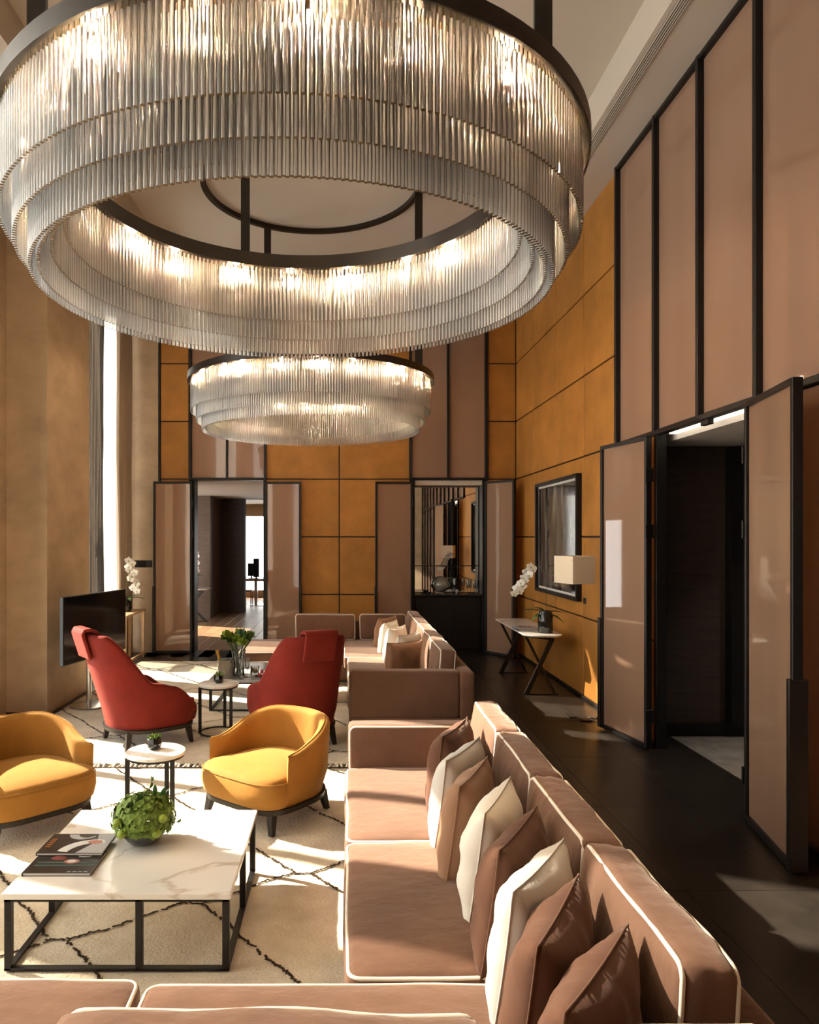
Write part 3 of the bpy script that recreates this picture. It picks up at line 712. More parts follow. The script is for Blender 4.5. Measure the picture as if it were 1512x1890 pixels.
pillow('cream throw pillow in front of the dark brown one on the near sofa', 'pillow_grey', (0.493, 2.17), (0.75, 2.54), 0.86, seed=6)
pillow('brown velvet throw pillow, second nearest the viewer', 'pillow_brown', (0.487, 1.88), (0.713, 2.27), 0.86, seed=7)
pillow('brown velvet throw pillow nearest the viewer', 'pillow_brown', (0.493, 1.64), (0.744, 1.97), 0.86, seed=8)
pillow('brown throw pillow at the back corner of the far sofa', 'pillow_caramel', (0.45, 9.65), (0.70, 10.02), 0.83, seed=9)
pillow('white throw pillow farthest back on the far sofa', 'pillow_white', (0.50, 9.2), (0.68, 9.6), 0.82, seed=10)
pillow('white throw pillow in the middle of the far sofa', 'pillow_white', (0.52, 8.65), (0.75, 9.05), 0.82, seed=11)
pillow('cream throw pillow behind the front brown one on the far sofa', 'pillow_grey', (0.60, 8.05), (0.85, 8.42), 0.82, seed=12)
pillow('caramel throw pillow nearest the armrest of the far sofa', 'pillow_caramel', (0.44, 7.35), (0.80, 7.62), 0.84, 0.48, seed=13)

# ------------------------------------------------------------------ upholstered chairs
def sstep(a, b, x):
    t = max(0, min(1, (x-a)/(b-a))); return t*t*(3-2*t)
def plan_r(a, R, n_front=4.0):
    t = sstep(70, 115, abs(math.degrees(a))); n = n_front+(2.2-n_front)*t
    return R/((abs(math.cos(a))**n+abs(math.sin(a))**n)**(1/n))
def shell(R, amax, hf, th, zb, zi, shift, na=72):
    g = G(); rings = []
    for i in range(na+1):
        a = -amax+2*amax*i/na                       # measured from the back
        h = hf(abs(math.degrees(a)))
        k = max(0, (abs(a)-(amax-0.16))/0.16); t = th*max(0.3, math.sqrt(max(0, 1-k*k*0.9)))
        A = PI+a; r0 = plan_r(((A+PI) % (2*PI))-PI, R)
        prof = []
        for j in range(11): prof.append((0, zb+(h-t/2-zb)*j/10))
        for j in range(1, 6): b = PI*j/6; prof.append((-t/2+t/2*math.cos(b), h-t/2+t/2*math.sin(b)))
        for j in range(11): prof.append((-t, h-t/2+(zi-h+t/2)*j/10))
        ring = []
        for ro, z in prof:
            tuck = -0.035*(1-sstep(zb, zb+0.16, z))
            rr = r0+ro+tuck
            x, y = rr*math.cos(A), rr*math.sin(A); dx, sy = shift(abs(math.degrees(a)), z)
            ring.append((x+dx, y*sy, z))
        rings.append(ring)
    vv = g.grid(rings); g.bm.faces.new(vv[0][::-1]); g.bm.faces.new(vv[-1])
    top = [Vector(r[13]) for r in rings]
    return g, top
def seat_body(R, amax, th, zb, zs, dome=0.03, front=1.03, na=64):
    g = G(); rings = []
    prof = [(0.90, zb), (0.97, zb+0.03), (1.0, zb+0.09), (1.0, zs-0.10), (0.995, zs-0.05), (0.96, zs-0.015), (0.90, zs), (0.7, zs+dome*0.6), (0.4, zs+dome), (0.0, zs+dome*1.1)]
    for i in range(na):
        a = -PI+2*PI*i/na; ins = sstep(math.degrees(PI-amax)-4, math.degrees(PI-amax)+14, abs(math.degrees(a)))
        r0 = plan_r(a, R)*(front+(1-front)*sstep(40, 80, abs(math.degrees(a))))-ins*(th*0.75+0.0)
        ring = []
        for s, z in prof:
            rr = r0*s-(0.03*ins if z < zb+0.1 else 0)
            ring.append((rr*math.cos(a), rr*math.sin(a), z))
        rings.append(ring)
    vv = g.grid(rings, True); bmesh.ops.remove_doubles(g.bm, verts=g.bm.verts, dist=1e-5)
    return g
def chair_base(root, R, zb, legs, legh):
    ring = G(); rr = []
    for i in range(48):
        a = 2*PI*i/48; r0 = plan_r(((a+PI) % (2*PI))-PI, R)
        rr.append([((r0+d)*math.cos(a), (r0+d)*math.sin(a), z) for d, z in ((-0.055, zb-0.03), (-0.018, zb-0.03), (-0.012, zb+0.004), (-0.055, zb+0.004))])
    ring.grid(rr, True, True); ob('base_frame', ring, 'wood_leg', root, smooth=True)
    for x, y in legs:
        s = Vector((x, y, 0)).normalized()*0.035
        g = G(); g.grid([[(x+s.x*(1-t)+dx*w, y+s.y*(1-t)+dy*w, 0.03+(legh-0.03)*t) for dx, dy in ((-1, -1), (1, -1), (1, 1), (-1, 1))] for t, w in ((0, .016), (1, .026))], False, True)
        bm = g.bm; bm.verts.ensure_lookup_table(); bm.faces.new([bm.verts[k] for k in (3, 2, 1, 0)]); bm.faces.new([bm.verts[k] for k in (4, 5, 6, 7)])
        ob('leg', g, 'wood_leg', root)
def tub_chair(label, x, y, fx, fy):
    r = thing('tub_armchair', label, 'armchair', (x, y, 0), math.atan2(fy, fx), group='golden yellow tub armchairs')
    R, th, zb, zs = 0.375, 0.075, 0.18, 0.38; amax = math.radians(122)
    hf = lambda a: 0.665-0.15*sstep(35, 122, a)
    sh = lambda a, z: (-0.07*max(0, z-0.3)*(1-a/140), 1+0.10*max(0, z-0.25))
    g, top = shell(R, amax, hf, th, zb, 0.30, sh)
    b = ob('backrest', g, 'velvet_gold', r, smooth=True, angle=60)
    ob('welt', G().tube(top, 0.004, 5), 'velvet_gold', b, smooth=True, angle=None)
    st = ob('seat', seat_body(R, amax, th, zb, zs, 0.035, 1.05), 'velvet_gold', r, smooth=True, angle=None)
    w = []
    for k in range(41):
        a = math.radians(-66+132*k/40); q = plan_r(a, R)*(1.05-.05*sstep(40, 80, abs(math.degrees(a))))*0.985
        w.append((q*math.cos(a), q*math.sin(a), zs-0.028))
    ob('welt', G().tube(w, 0.004, 5), 'velvet_gold', st, smooth=True, angle=None)
    chair_base(r, R, zb, ((0.28, 0.28), (0.28, -0.28), (-0.245, 0.245), (-0.245, -0.245)), 0.165)
    return r
tub_chair('golden yellow velvet tub armchair beside the near sofa', -0.50, 5.0, -0.62, -0.78)
tub_chair('golden yellow velvet tub armchair cut by the left edge', -2.10, 4.80, 0.72, -0.70)

def wing_chair(label, x, y, fx, fy):
    r = thing('high_back_armchair', label, 'armchair', (x, y, 0), math.atan2(fy, fx), group='red velvet high back armchairs')
    R, th, zb, zs = 0.385, 0.085, 0.205, 0.39; amax = math.radians(140)
    def hf(a): return 1.07-0.02*sstep(0, 45, a)-0.44*sstep(46, 84, a)-0.05*sstep(84, 118, a)-0.13*sstep(112, 140, a)
    def sh(a, z):
        k = max(0, z-0.36); w = 1-sstep(45, 95, a)
        return (-0.27*k*w-0.04*k, 1-0.02*max(0, z-0.6)*w)
    g, top = shell(R, amax, hf, th, zb, 0.30, sh, 96)
    ob('backrest', g, 'velvet_red', r, smooth=True, angle=60)
    ob('seat', seat_body(R, amax, th, zb, zs, 0.045, 1.06), 'velvet_red', r, smooth=True, angle=None)
    # headrest pad folded over the top of the back
    path = []
    def surf(z): return -0.385-0.31*(z-0.36)
    for z in (0.84, 0.90, 0.96, 1.02, 1.06): path.append((surf(z)-0.014+0.0, z))
    path += [(surf(1.07)+0.005, 1.092), (surf(1.07)+0.055, 1.095), (surf(1.05)+0.105, 1.07)]
    for z in (1.0, 0.94, 0.88, 0.82): path.append((surf(z)+0.085+0.035, z))
    g = G(); rings = []
    for k, (px_, pz) in enumerate(path):
        tk = 0.014 if k < 7 else 0.034
        row = []
        for j in range(13):
            v_ = -0.15+0.30*j/12; row.append((px_-0.012*0, v_, pz))
        rings.append(row)
    vv = g.grid(rings)
    me_o = ob('headrest', g, 'velvet_red', r, smooth=True, angle=None)
    md = me_o.modifiers.new('thick', 'SOLIDIFY'); md.thickness = 0.03; md.offset = 0
    md2 = me_o.modifiers.new('soft', 'BEVEL'); md2.width = 0.01; md2.segments = 2
    chair_base(r, R, zb, ((0.285, 0.285), (0.285, -0.285), (-0.255, 0.255), (-0.255, -0.255)), 0.19)
    return r
wing_chair('red velvet high back armchair in front of the television', -1.83, 6.75, 0.80, 0.60)
wing_chair('red velvet high back armchair seen from behind beside the far sofa', -0.46, 6.72, -0.45, 0.90)

# ------------------------------------------------------------------ tables
def frame_table(name, label, x0, x1, y0, y1, h, top_mat, th=0.028, b=0.030, mids=True, group=None):
    r = thing(name, label, 'coffee table', ((x0+x1)/2, (y0+y1)/2, 0), group=group)
    ob('tabletop', G().box(x0, x1, y0, y1, h-th, h, 0.006, 2), top_mat, r, world=True)
    xi0, xi1, yi0, yi1 = x0+0.01, x1-0.01, y0+0.01, y1-0.01; zb = 0.031
    spots = [(xi0, yi0), (xi1-b, yi0), (xi0, yi1-b), (xi1-b, yi1-b)]
    if mids: spots += [((xi0+xi1)/2+0.08, yi0), (xi0, (yi0+yi1)/2), (xi1-b, (yi0+yi1)/2+0.05)]
    for x, y in spots: ob('leg', G().box(x, x+b, y, y+b, zb, h-th, 0.002, 1), 'frame_black', r, world=True)
    rails = [(xi0, xi1, yi0, yi0+b), (xi0, xi0+b, yi0, yi1), (xi1-b, xi1, yi0, yi1)]
    for a in rails:
        ob('floor_rail', G().box(*a, zb-0.003, zb+0.010, 0.002, 1), 'frame_black', r, world=True)
    g = G().box(xi0, xi1, yi0, yi0+b, h-th-0.012, h-th).box(xi0, xi1, yi1-b, yi1, h-th-0.012, h-th).box(xi0, xi0+b, yi0, yi1, h-th-0.012, h-th).box(xi1-b, xi1, yi0, yi1, h-th-0.012, h-th)
    ob('top_rail', g, 'frame_black', r, world=True)
    return r
TZ = 0.368
frame_table('coffee_table', 'square white marble coffee table with black metal frame', -1.475, -0.485, 3.14, 4.11, TZ, 'marble_white')
frame_table('coffee_table', 'grey marble coffee table beside the far sofa', -1.46, -0.28, 7.85, 9.05, 0.36, 'marble_grey', mids=False)
def side_table(label, x, y):
    r = thing('side_table', label, 'side table', (x, y, 0), group='small round marble side tables')
    ob('tabletop', G().lathe([(0, 0.475), (0.186, 0.475), (0.192, 0.479), (0.192, 0.496), (0.186, 0.50), (0, 0.50)], 48), 'marble_white', r, smooth=True, angle=35)
    ob('top_ring', G().lathe([(0.165, 0.462), (0.185, 0.462), (0.185, 0.475), (0.165, 0.475)], 40, closed=True), 'frame_black', r, smooth=True, angle=35)
    for a in (-40, 80, 200, 215):
        if a == 215: continue
        c, s = math.cos(math.radians(a)), math.sin(math.radians(a))
        g = G().bar((0.178*c, 0.178*s, 0.03), (0.178*c, 0.178*s, 0.465), 0.03, 0.01); ob('leg', g, 'frame_black', r)
    ob('floor_ring', G().lathe([(0.168, 0.028), (0.186, 0.028), (0.186, 0.038), (0.168, 0.038)], 40, closed=True), 'frame_black', r, smooth=True, angle=35)
    return r
side_table('small round white marble side table between the yellow armchairs', -1.236, 4.80)
side_table('small round marble side table between the red armchairs', -1.203, 7.02)

def petal(g, c, d, n, L, w, cup=0.15, mi=0):
    """a pointed leaf / petal: c base, d direction, n normal"""
    d = Vector(d).normalized(); n = Vector(n); n = (n-d*n.dot(d))
    if n.length < 1e-4: n = d.orthogonal()
    n.normalize(); s = d.cross(n); c = Vector(c)
    rows = []
    for t, k in ((0, .12), (.3, .8), (.6, 1), (.85, .6), (1, .05)):
        q = c+d*L*t+n*(-cup*L*t*t)
        rows.append([q-s*w*k/2+n*cup*w*k*.5, q, q+s*w*k/2+n*cup*w*k*.5])
    g.grid(rows, mi=mi)
def rand_dir(zmin=-1):
    while True:
        v_ = Vector((random.gauss(0, 1), random.gauss(0, 1), random.gauss(0, 1)))
        if v_.length > 1e-3:
            v_.normalize()
            if v_.z > zmin: return v_
def succulent(label, x, y, z):
    r = thing('succulent', label, 'plant', (x, y, z), group='succulents in black glass pots')
    ob('pot', G().lathe([(0, 0), (0.032, 0), (0.048, 0.02), (0.052, 0.04), (0.046, 0.065), (0.040, 0.075), (0.035, 0.073), (0.038, 0.05), (0, 0.05)], 9), 'pot_black', r)
    g = G()
    for k in range(46):
        d = rand_dir(0.15); c = Vector((random.uniform(-.026, .026), random.uniform(-.026, .026), 0.062)); petal(g, c, d+Vector((0, 0, .5)), rand_dir(), random.uniform(.03, .05), 0.012, 0.2)
    o = ob('leaves', g, 'leaf_green', r, smooth=True, angle=None); o['kind'] = 'stuff'
succulent('small succulent in a black pot on the near round side table', -1.255, 4.83, 0.50)
succulent('small succulent in a black pot on the far round side table', -1.20, 7.02, 0.50)

# bowl of green flowers
fb_ = thing('flower_bowl', 'glass bowl of green hydrangea and lime berries on the white marble table', 'flowers', (-1.005, 3.67, TZ))
ob('bowl', G().lathe([(0, 0), (0.05, 0), (0.075, 0.012), (0.105, 0.05), (0.115, 0.085), (0.111, 0.085), (0.10, 0.052), (0.07, 0.018), (0, 0.008)], 32), 'clear_glass', fb_, smooth=True, angle=50)
stg = G()
for k in range(22):
    a = random.uniform(0, 6.3); q = random.uniform(.01, .07)
    stg.tube([(q*math.cos(a), q*math.sin(a), 0.015), (q*1.4*math.cos(a+.6), q*1.4*math.sin(a+.6), 0.10)], 0.004, 5)
o = ob('stems', stg, 'stem_green', fb_); o['kind'] = 'stuff'
g = G()
for k in range(900):
    d = rand_dir(-0.45); rad = 0.155*(1+0.16*noise.noise(d*3.2))
    c = Vector((d.x*rad, d.y*rad, 0.125+d.z*rad*0.78)); t = rand_dir(); t = (t-d*t.dot(d)).normalized()
    c -= d*random.uniform(0, .03)
    for q in range(4):
        tt = (Matrix.Rotation(q*PI/2, 3, d) @ t)
        petal(g, c, tt+d*0.35, d, random.uniform(.013, .021), 0.017, 0.1)
o = ob('florets', g, 'leaf_green', fb_, smooth=True, angle=None); o['kind'] = 'stuff'
for d in ((.75, -.6, .25), (-.6, -.75, .15), (.62, -.78, -.3), (-.45, -.85, -.25)):
    d = Vector(d).normalized(); b = G(); bmesh.ops.create_uvsphere(b.bm, u_segments=14, v_segments=10, radius=0.022)
    ob('berry', b, 'lime_green', fb_, (d.x*.155, d.y*.155, .125+d.z*.12), smooth=True, angle=None)
for k in range(6):
    d = rand_dir(0.3); b = G(); petal(b, d*0.11+Vector((0, 0, .12)), d+Vector((0, 0, .6)), rand_dir(), random.uniform(.05, .08), .03, .2)
    ob('leaf', b, 'leaf_dark', fb_, smooth=True, angle=None)
b = G().tube([(0.02, 0, .2), (0.03, 0, .27), (0.045, .0, .32)], 0.003, 5)
for k in range(7): petal(b, (0.03+.002*k, 0, .25+.011*k), rand_dir(0), rand_dir(), .028, .014, .2)
ob('sprig', b, 'leaf_green', fb_, smooth=True, angle=None)
b = G().tube([(0.13, -.02, .1), (0.17, -.03, .115), (0.19, -.03, .12)], 0.002, 5)
for k in range(4): petal(b, (0.15+.012*k, -.03, .11), rand_dir(-.2), rand_dir(), .022, .012, .2)
ob('sprig', b, 'leaf_green', fb_, smooth=True, angle=None)

# books on the marble table
def book(label, x0, x1, y0, y1, z0, th, name='book', cover='cover_dark', rz=0, group=None, tilt=0):
    cx_, cy_ = (x0+x1)/2, (y0+y1)/2; hx, hy = (x1-x0)/2, (y1-y0)/2
    r = thing(name, label, 'book', (cx_, cy_, z0), rz, group); r.rotation_euler[0] = tilt
    ob('pages', G().box(-hx+.004, hx-.004, -hy+.004, hy-.004, .0025, th-.0025), 'paper_white', r)
    cv = ob('front_cover', G().box(-hx, hx, -hy, hy, th-.0025, th, .001, 1), cover, r)
    ob('back_cover', G().box(-hx, hx, -hy, hy, 0, .0025), cover, r)
    ob('spine', G().box(-hx, -hx+.003, -hy, hy, .0025, th-.0025), cover, r)
    return r, cv
def decal(cv, poly, z, mat): ob('cover_print', G().prism(poly, z, z+0.0006), mat, cv)
def ell(cx_, cy_, a, b, n=20, a0=0, a1=360): return [(cx_+a*math.cos(math.radians(a0+(a1-a0)*k/n)), cy_+b*math.sin(math.radians(a0+(a1-a0)*k/n))) for k in range(n)]
r, cv = book('dark magazine with red and white ovals, lower one on the marble table', -1.455, -1.145, 3.30, 3.535, TZ, 0.016, 'magazine', group='magazines on the marble table')
for i, (y, m) in enumerate(((0.06, 'cover_red'), (-0.02, 'cover_teal'), (-0.05, 'cover_teal'))):
    decal(cv, [(-.13, y), (.15, y+.004), (.15, y+.014), (-.13, y+.016)], 0.016, m)
decal(cv, ell(-.045, .035, .036, .022), 0.0163, 'cover_red'); decal(cv, ell(.028, .0, .036, .024), 0.0163, 'cover_rose')
decal(cv, ell(.028, .0, .022, .014), 0.0168, 'cover_white'); decal(cv, ell(.07, .062, .034, .016), 0.0163, 'cover_grey'); decal(cv, ell(.07, .062, .025, .010), 0.0168, 'cover_dark')
for k in range(4): decal(cv, [(.045+.025*k, -.108), (.063+.025*k, -.108), (.063+.025*k, -.104), (.045+.025*k, -.104)], 0.0163, 'cover_grey')
r, cv = book('dark magazine with a white crescent, upper one on the marble table', -1.465, -1.150, 3.475, 3.70, TZ+0.0165, 0.014, 'magazine', group='magazines on the marble table')
cres = [(-.075+.20*math.sin(math.radians(t)), -.10+.15*(1-math.cos(math.radians(t)))) for t in range(0, 91, 9)]
def crescent(x, y, R, r_, a0, a1, n=16):
    A = [(x+R*math.cos(math.radians(a0+(a1-a0)*k/n)), y+R*math.sin(math.radians(a0+(a1-a0)*k/n))) for k in range(n+1)]
    B = [(x+0.02+r_*math.cos(math.radians(a0+(a1-a0)*k/n)), y-0.008+r_*math.sin(math.radians(a0+(a1-a0)*k/n))) for k in range(n, -1, -1)]
    return A+B
decal(cv, [(.03, -.112), (.157, -.112), (.157, .112), (.07, .112), (.09, .02)], 0.014, 'cover_grey')
decal(cv, crescent(.09, -.115, .155, .125, 78, 172), 0.0146, 'cover_white')
decal(cv, crescent(.0, .115, .075, .045, 190, 330), 0.0146, 'cover_grey')
decal(cv, ell(.085, .01, .036, .022), 0.0152, 'cover_rose')
for k in range(5): decal(cv, [(-.14, .04-.022*k), (-.115, .04-.022*k), (-.115, .048-.022*k), (-.14, .048-.022*k)], 0.0146, 'cover_orange')

# ------------------------------------------------------------------ things on the far coffee table
FZ = 0.36
vb = thing('flower_vase', 'clear glass vase of green flowers on the grey marble table', 'flowers', (-1.17, 8.12, FZ)); vb.scale = (1.35, 1.35, 1.3)
ob('vase', G().lathe([(0, 0), (0.045, 0), (0.05, 0.01), (0.042, 0.10), (0.06, 0.22), (0.057, 0.22), (0.039, 0.10), (0.046, 0.012), (0, 0.008)], 24), 'clear_glass', vb, smooth=True, angle=50)
g = G()
for k in range(16):
    a = random.uniform(0, 6.3); g.tube([(.02*math.cos(a+2), .02*math.sin(a+2), .02), (.03*math.cos(a), .03*math.sin(a), .2), (.10*math.cos(a), .10*math.sin(a), .30)], .004, 5)
o = ob('stems', g, 'stem_green', vb); o['kind'] = 'stuff'
for k in range(9):
    a = 2*PI*k/9+.3; q = .105 if k % 3 else .03; b = G()
    for i in range(40): petal(b, Vector((0, 0, 0)), rand_dir(-.4), rand_dir(), random.uniform(.035, .055), .036, .3)
    ob('flower_head', b, 'lime_green' if k % 4 else 'leaf_green', vb, (q*math.cos(a), q*math.sin(a), .32+random.uniform(-.03, .05)), smooth=True, angle=None)
g = G()
for k in range(30):
    d = rand_dir(-.2); petal(g, Vector((d.x*.07, d.y*.07, .28+d.z*.05)), d+Vector((0, 0, .3)), rand_dir(), random.uniform(.06, .09), .035, .2)
o = ob('foliage', g, 'leaf_dark', vb, smooth=True, angle=None); o['kind'] = 'stuff'
ib = thing('ice_bucket', 'steel champagne bucket on the grey marble table', 'bucket', (-1.29, 7.98, FZ))
ob('bucket_body', G().lathe([(0, 0), (0.078, 0), (0.082, 0.005), (0.09, 0.2), (0.093, 0.205), (0.088, 0.205), (0.077, 0.01), (0, 0.008)], 32), 'steel', ib, smooth=True, angle=50)
bt = thing('champagne_bottle', 'green champagne bottle with gold foil leaning in the steel bucket', 'bottle', (-1.30, 7.99, FZ+0.02)); bt.rotation_euler = (0.1, -0.28, 0)
ob('bottle_body', G().lathe([(0, 0), (0.04, 0), (0.043, 0.01), (0.043, 0.13), (0.016, 0.20), (0.0155, 0.2)], 20), 'leaf_dark', bt, smooth=True, angle=50)
ob('foil', G().lathe([(0.018, 0.185), (0.0165, 0.24), (0.0165, 0.275), (0.019, 0.28), (0.019, 0.30), (0, 0.303)], 16), 'gold_foil', bt, smooth=True, angle=50)
def tumbler(name, label, x, y, z, R, h, cat='glass', group=None, mat='clear_glass'):
    o = ob(name, G().lathe([(0, 0), (R*.9, 0), (R, h), (R-.002, h), (R*.86, .006), (0, .006)], 20), mat, None, (x, y, z), smooth=True, angle=50)
    return tag(o, label, cat, group)
def flute(label, x, y, z, group):
    r = thing('champagne_flute', label, 'glass', (x, y, z), group=group)
    ob('foot', G().lathe([(0, 0), (.032, 0), (.03, .003), (.005, .006), (.004, .01), (0, .01)], 20), 'clear_glass', r, smooth=True, angle=50)
    ob('stem', G().tube([(0, 0, .008), (0, 0, .085)], .0035, 8), 'clear_glass', r, smooth=True)
    ob('glass_bowl', G().lathe([(.003, .085), (.02, .11), (.026, .17), (.022, .22), (.020, .22), (.024, .17), (.018, .112), (0, .09)], 18), 'clear_glass', r, smooth=True, angle=50)
flute('champagne flute nearest the steel bucket', -1.115, 7.93, FZ, 'champagne flutes on the grey table')
flute('champagne flute beside the jar of nuts', -1.06, 8.02, FZ, 'champagne flutes on the grey table')
jr = thing('nut_jar', 'glass jar of nuts on the grey marble table', 'jar', (-1.0, 8.2, FZ))
ob('jar', G().lathe([(0, 0), (.045, 0), (.05, .01), (.05, .09), (.047, .09), (.046, .012), (0, .008)], 20), 'clear_glass', jr, smooth=True, angle=50)
g = G()
for k in range(40):
    a = random.uniform(0, 6.3); q = .036*math.sqrt(random.random()); bmesh.ops.create_icosphere(g.bm, subdivisions=1, radius=.010, matrix=Matrix.Translation((q*math.cos(a), q*math.sin(a), .02+.045*random.random())))
o = ob('nuts', g, 'nut_tan', jr, smooth=True); o['kind'] = 'stuff'
dish = thing('fruit_dish', 'shallow glass dish under the strawberries', 'dish', (-0.90, 8.02, FZ))
ob('dish_body', G().lathe([(0, 0), (.04, 0), (.085, .015), (.084, .018), (.04, .005), (0, .005)], 24), 'clear_glass', dish, smooth=True, angle=50)
for i, (dx, dy, dz, lab) in enumerate(((-.025, -.01, .006, 'red strawberry on the left of the glass dish'), (.025, -.012, .006, 'red strawberry on the right of the glass dish'), (0, .0, .040, 'red strawberry on top of the others'))):
    st_ = thing('strawberry', lab, 'strawberry', (-.90+dx, 8.02+dy, FZ+dz), group='strawberries in the glass dish')
    ob('fruit', G().lathe([(0, 0), (.015, .004), (.022, .02), (.017, .036), (.006, .045), (0, .047)], 14), 'berry_red', st_, smooth=True, angle=None)
for i, (x, y, z, c) in enumerate(((-.76, 8.22, FZ, 'cover_dark'), (-.755, 8.225, FZ+.0205, 'cover_grey'))):
    book(('dark' if i == 0 else 'grey')+' booklet '+('under' if i == 0 else 'on top of')+' the small pile on the grey marble table', x-.07, x+.07, y-.1, y+.1, z, .02, 'booklet', c, 0.1*i, 'booklets on the grey marble table')

# ------------------------------------------------------------------ orchids
def orchid_flower_mesh(s=1.0):
    g = G()
    for a, L, w in ((90, .034, .026), (10, .036, .036), (170, .036, .036), (230, .032, .024), (310, .032, .024)):
        d = (0.12, math.cos(math.radians(a)), math.sin(math.radians(a))); petal(g, (0, 0, 0), d, (1, 0, 0), L*s, w*s, .12)
    petal(g, (0.003, 0, 0), (.6, 0, -.7), (1, 0, .3), .016*s, .012*s, .3, mi=1)
    return g.mesh('flower', ['pillow_white', 'lime_green'], True)
pm('orchid_white', (0.86, 0.84, 0.80), 0.6, spec=0.2)
def orchid(label, x, y, z, stem, flowers, face, leaves, pot_r=0.052, pot_h=0.155, scale=1.25):
    r = thing('orchid', label, 'plant', (x, y, z), group='white orchids in black vases')
    ob('vase', G().lathe([(0, 0), (pot_r*.95, 0), (pot_r, .006), (pot_r, pot_h*.86), (pot_r*.8, pot_h*.96), (pot_r*.8, pot_h), (pot_r*.72, pot_h), (pot_r*.7, pot_h*.85), (0, pot_h*.85)], 28), 'pot_black', r, smooth=True, angle=45)
    st = ob('stem', G().tube(stem, .0028, 6), 'stem_green', r, smooth=True)
    me = orchid_flower_mesh(scale); me.materials[0] = M['orchid_white']
    for (p, sc) in flowers:
        f = link('flower', me, r, p, (random.uniform(-.3, .3), random.uniform(-.3, .3), face+random.uniform(-.5, .5))); f.scale = (sc, sc, sc)
    for a, L, up in leaves:
        b = G(); d = Vector((math.cos(math.radians(a)), math.sin(math.radians(a)), up)); petal(b, (0, 0, pot_h*.9), d, (0, 0, 1), L, .062, .4)
        ob('leaf', b, 'leaf_dark', r, smooth=True, angle=None)
    return r
# on the console by the right wall
CZ = 0.74
stem = [(0, 0, .2), (.012, .0, .38), (.018, .0, .55), (0, .01, .70), (-.06, .02, .80), (-.15, .02, .82), (-.24, .02, .74), (-.32, .02, .60), (-.36, .02, .48)]
orchid('white orchid in a black glass vase on the console by the orange wall', 2.44, 8.86, CZ, [(a-0, b, c) for a, b, c in stem],
       [((-.165-.02*k+(.03 if k % 2 else -.012), .0+.015*(k % 3), .80-.033*k), 1.15+.15*math.sin(k)) for k in range(11)], -PI/2-.2, ((170, .26, .5), (10, .24, .35), (200, .2, -.05), (330, .24, -.1), (120, .2, .7)), .09, .265, 1.35)
# on the oak table behind the television
stem = [(0, 0, .16), (0, .01, .4), (.0, .01, .6), (.03, 0, .74), (.07, 0, .78), (.12, 0, .7)]
orchid('white orchid behind the television', -3.31, 11.15, 0.76, stem, [((.03+.045*math.sin(k*1.9)+.012*k, -.02, .78-.046*k), 1.3) for k in range(11)], -PI/2+.3, ((0, .26, .35), (180, .12, .6), (40, .2, .6), (300, .2, .3)), .07, .22, 1.35)

# ------------------------------------------------------------------ consoles
def rrect(hx, hy, r, n=6):
    pts = []
    for cx_, cy_, a0 in ((hx-r, hy-r, 0), (-hx+r, hy-r, 90), (-hx+r, -hy+r, 180), (hx-r, -hy+r, 270)):
        for k in range(n+1):
            a = math.radians(a0+90*k/n); pts.append((cx_+r*math.cos(a), cy_+r*math.sin(a)))
    return pts
def console(label, x, y, h, hx, hy, zt, group):
    r = thing('console_table', label, 'console table', (x, y, 0), group=group)
    g = G()
    prof = [(-.02, h-.028), (-.005, h-.018), (0, h-.006), (-.004, h)]
    rings = [[(px_*(1+d/hx), py_*(1+d/hy), z) for px_, py_ in rrect(hx, hy, .13)] for d, z in prof]
    vv = g.grid(rings, False, True); g.bm.faces.new(vv[0][::-1]); g.bm.faces.new(vv[-1])
    ob('tabletop', g, 'marble_white', r, smooth=True, angle=40)
    for sy in (-1, 1):
        yy = sy*(hy-.22)
        ob('leg', G().bar((-hx*.72, yy, .012), (hx*.62, yy, h-.06), .04, .05), 'bronze_dark', r)
        ob('leg', G().bar((hx*.75, yy+.02, .012), (-hx*.75, yy+.02, h-.03), .018, .03), 'bronze_dark', r)
        ob('foot_bar', G().box(-hx*.9, hx*.9, yy-.02, yy+.03, 0, .012), 'bronze_dark', r)
    ob('stretcher', G().bar((hx*.62, -hy+.22, h-.06), (hx*.62, hy-.22, h-.06), .03, .04), 'bronze_dark', r)
    ob('cross_rail', G().bar((-hx*.6, -hy+.22, h-.04), (hx*.62, -hy+.22, h-.07), .03, .03), 'bronze_dark', r)
    return r
console('long white marble console with crossed dark legs by the orange wall', 2.37, 9.52, CZ, .235, .92, 0, 'marble consoles')
r, cv = book('pale magazine lying open-edged on the console', 2.17, 2.42, 9.05, 9.38, CZ+.0125, .012, 'magazine', 'cover_grey', 0.05, 'magazines on the console')
for k in range(3): decal(cv, ell(-.06+.055*k, .05-.02*k, .022, .05), .012, 'cover_red' if k != 1 else 'cover_rose')
book('dark magazine underneath the pale one on the console', 2.16, 2.43, 9.03, 9.40, CZ+.0002, .012, 'magazine', 'cover_dark', 0.0, 'magazines on the console')
console('small white console table in the room beyond the doorway', -3.45, 16.4, .75, .45, .28, 0, 'marble consoles')
stem = [(0, 0, .15), (0, .01, .4), (.02, .01, .62), (.06, 0, .7)]
orchid('white orchid on the console beyond the far doorway', -3.32, 16.35, .75, stem, [((.02+.03*math.sin(k*2.1), -.03, .78-.055*k), 1.5) for k in range(9)], -PI/2, ((0, .2, .8), (160, .2, .7), (60, .2, .9)), .065, .26)

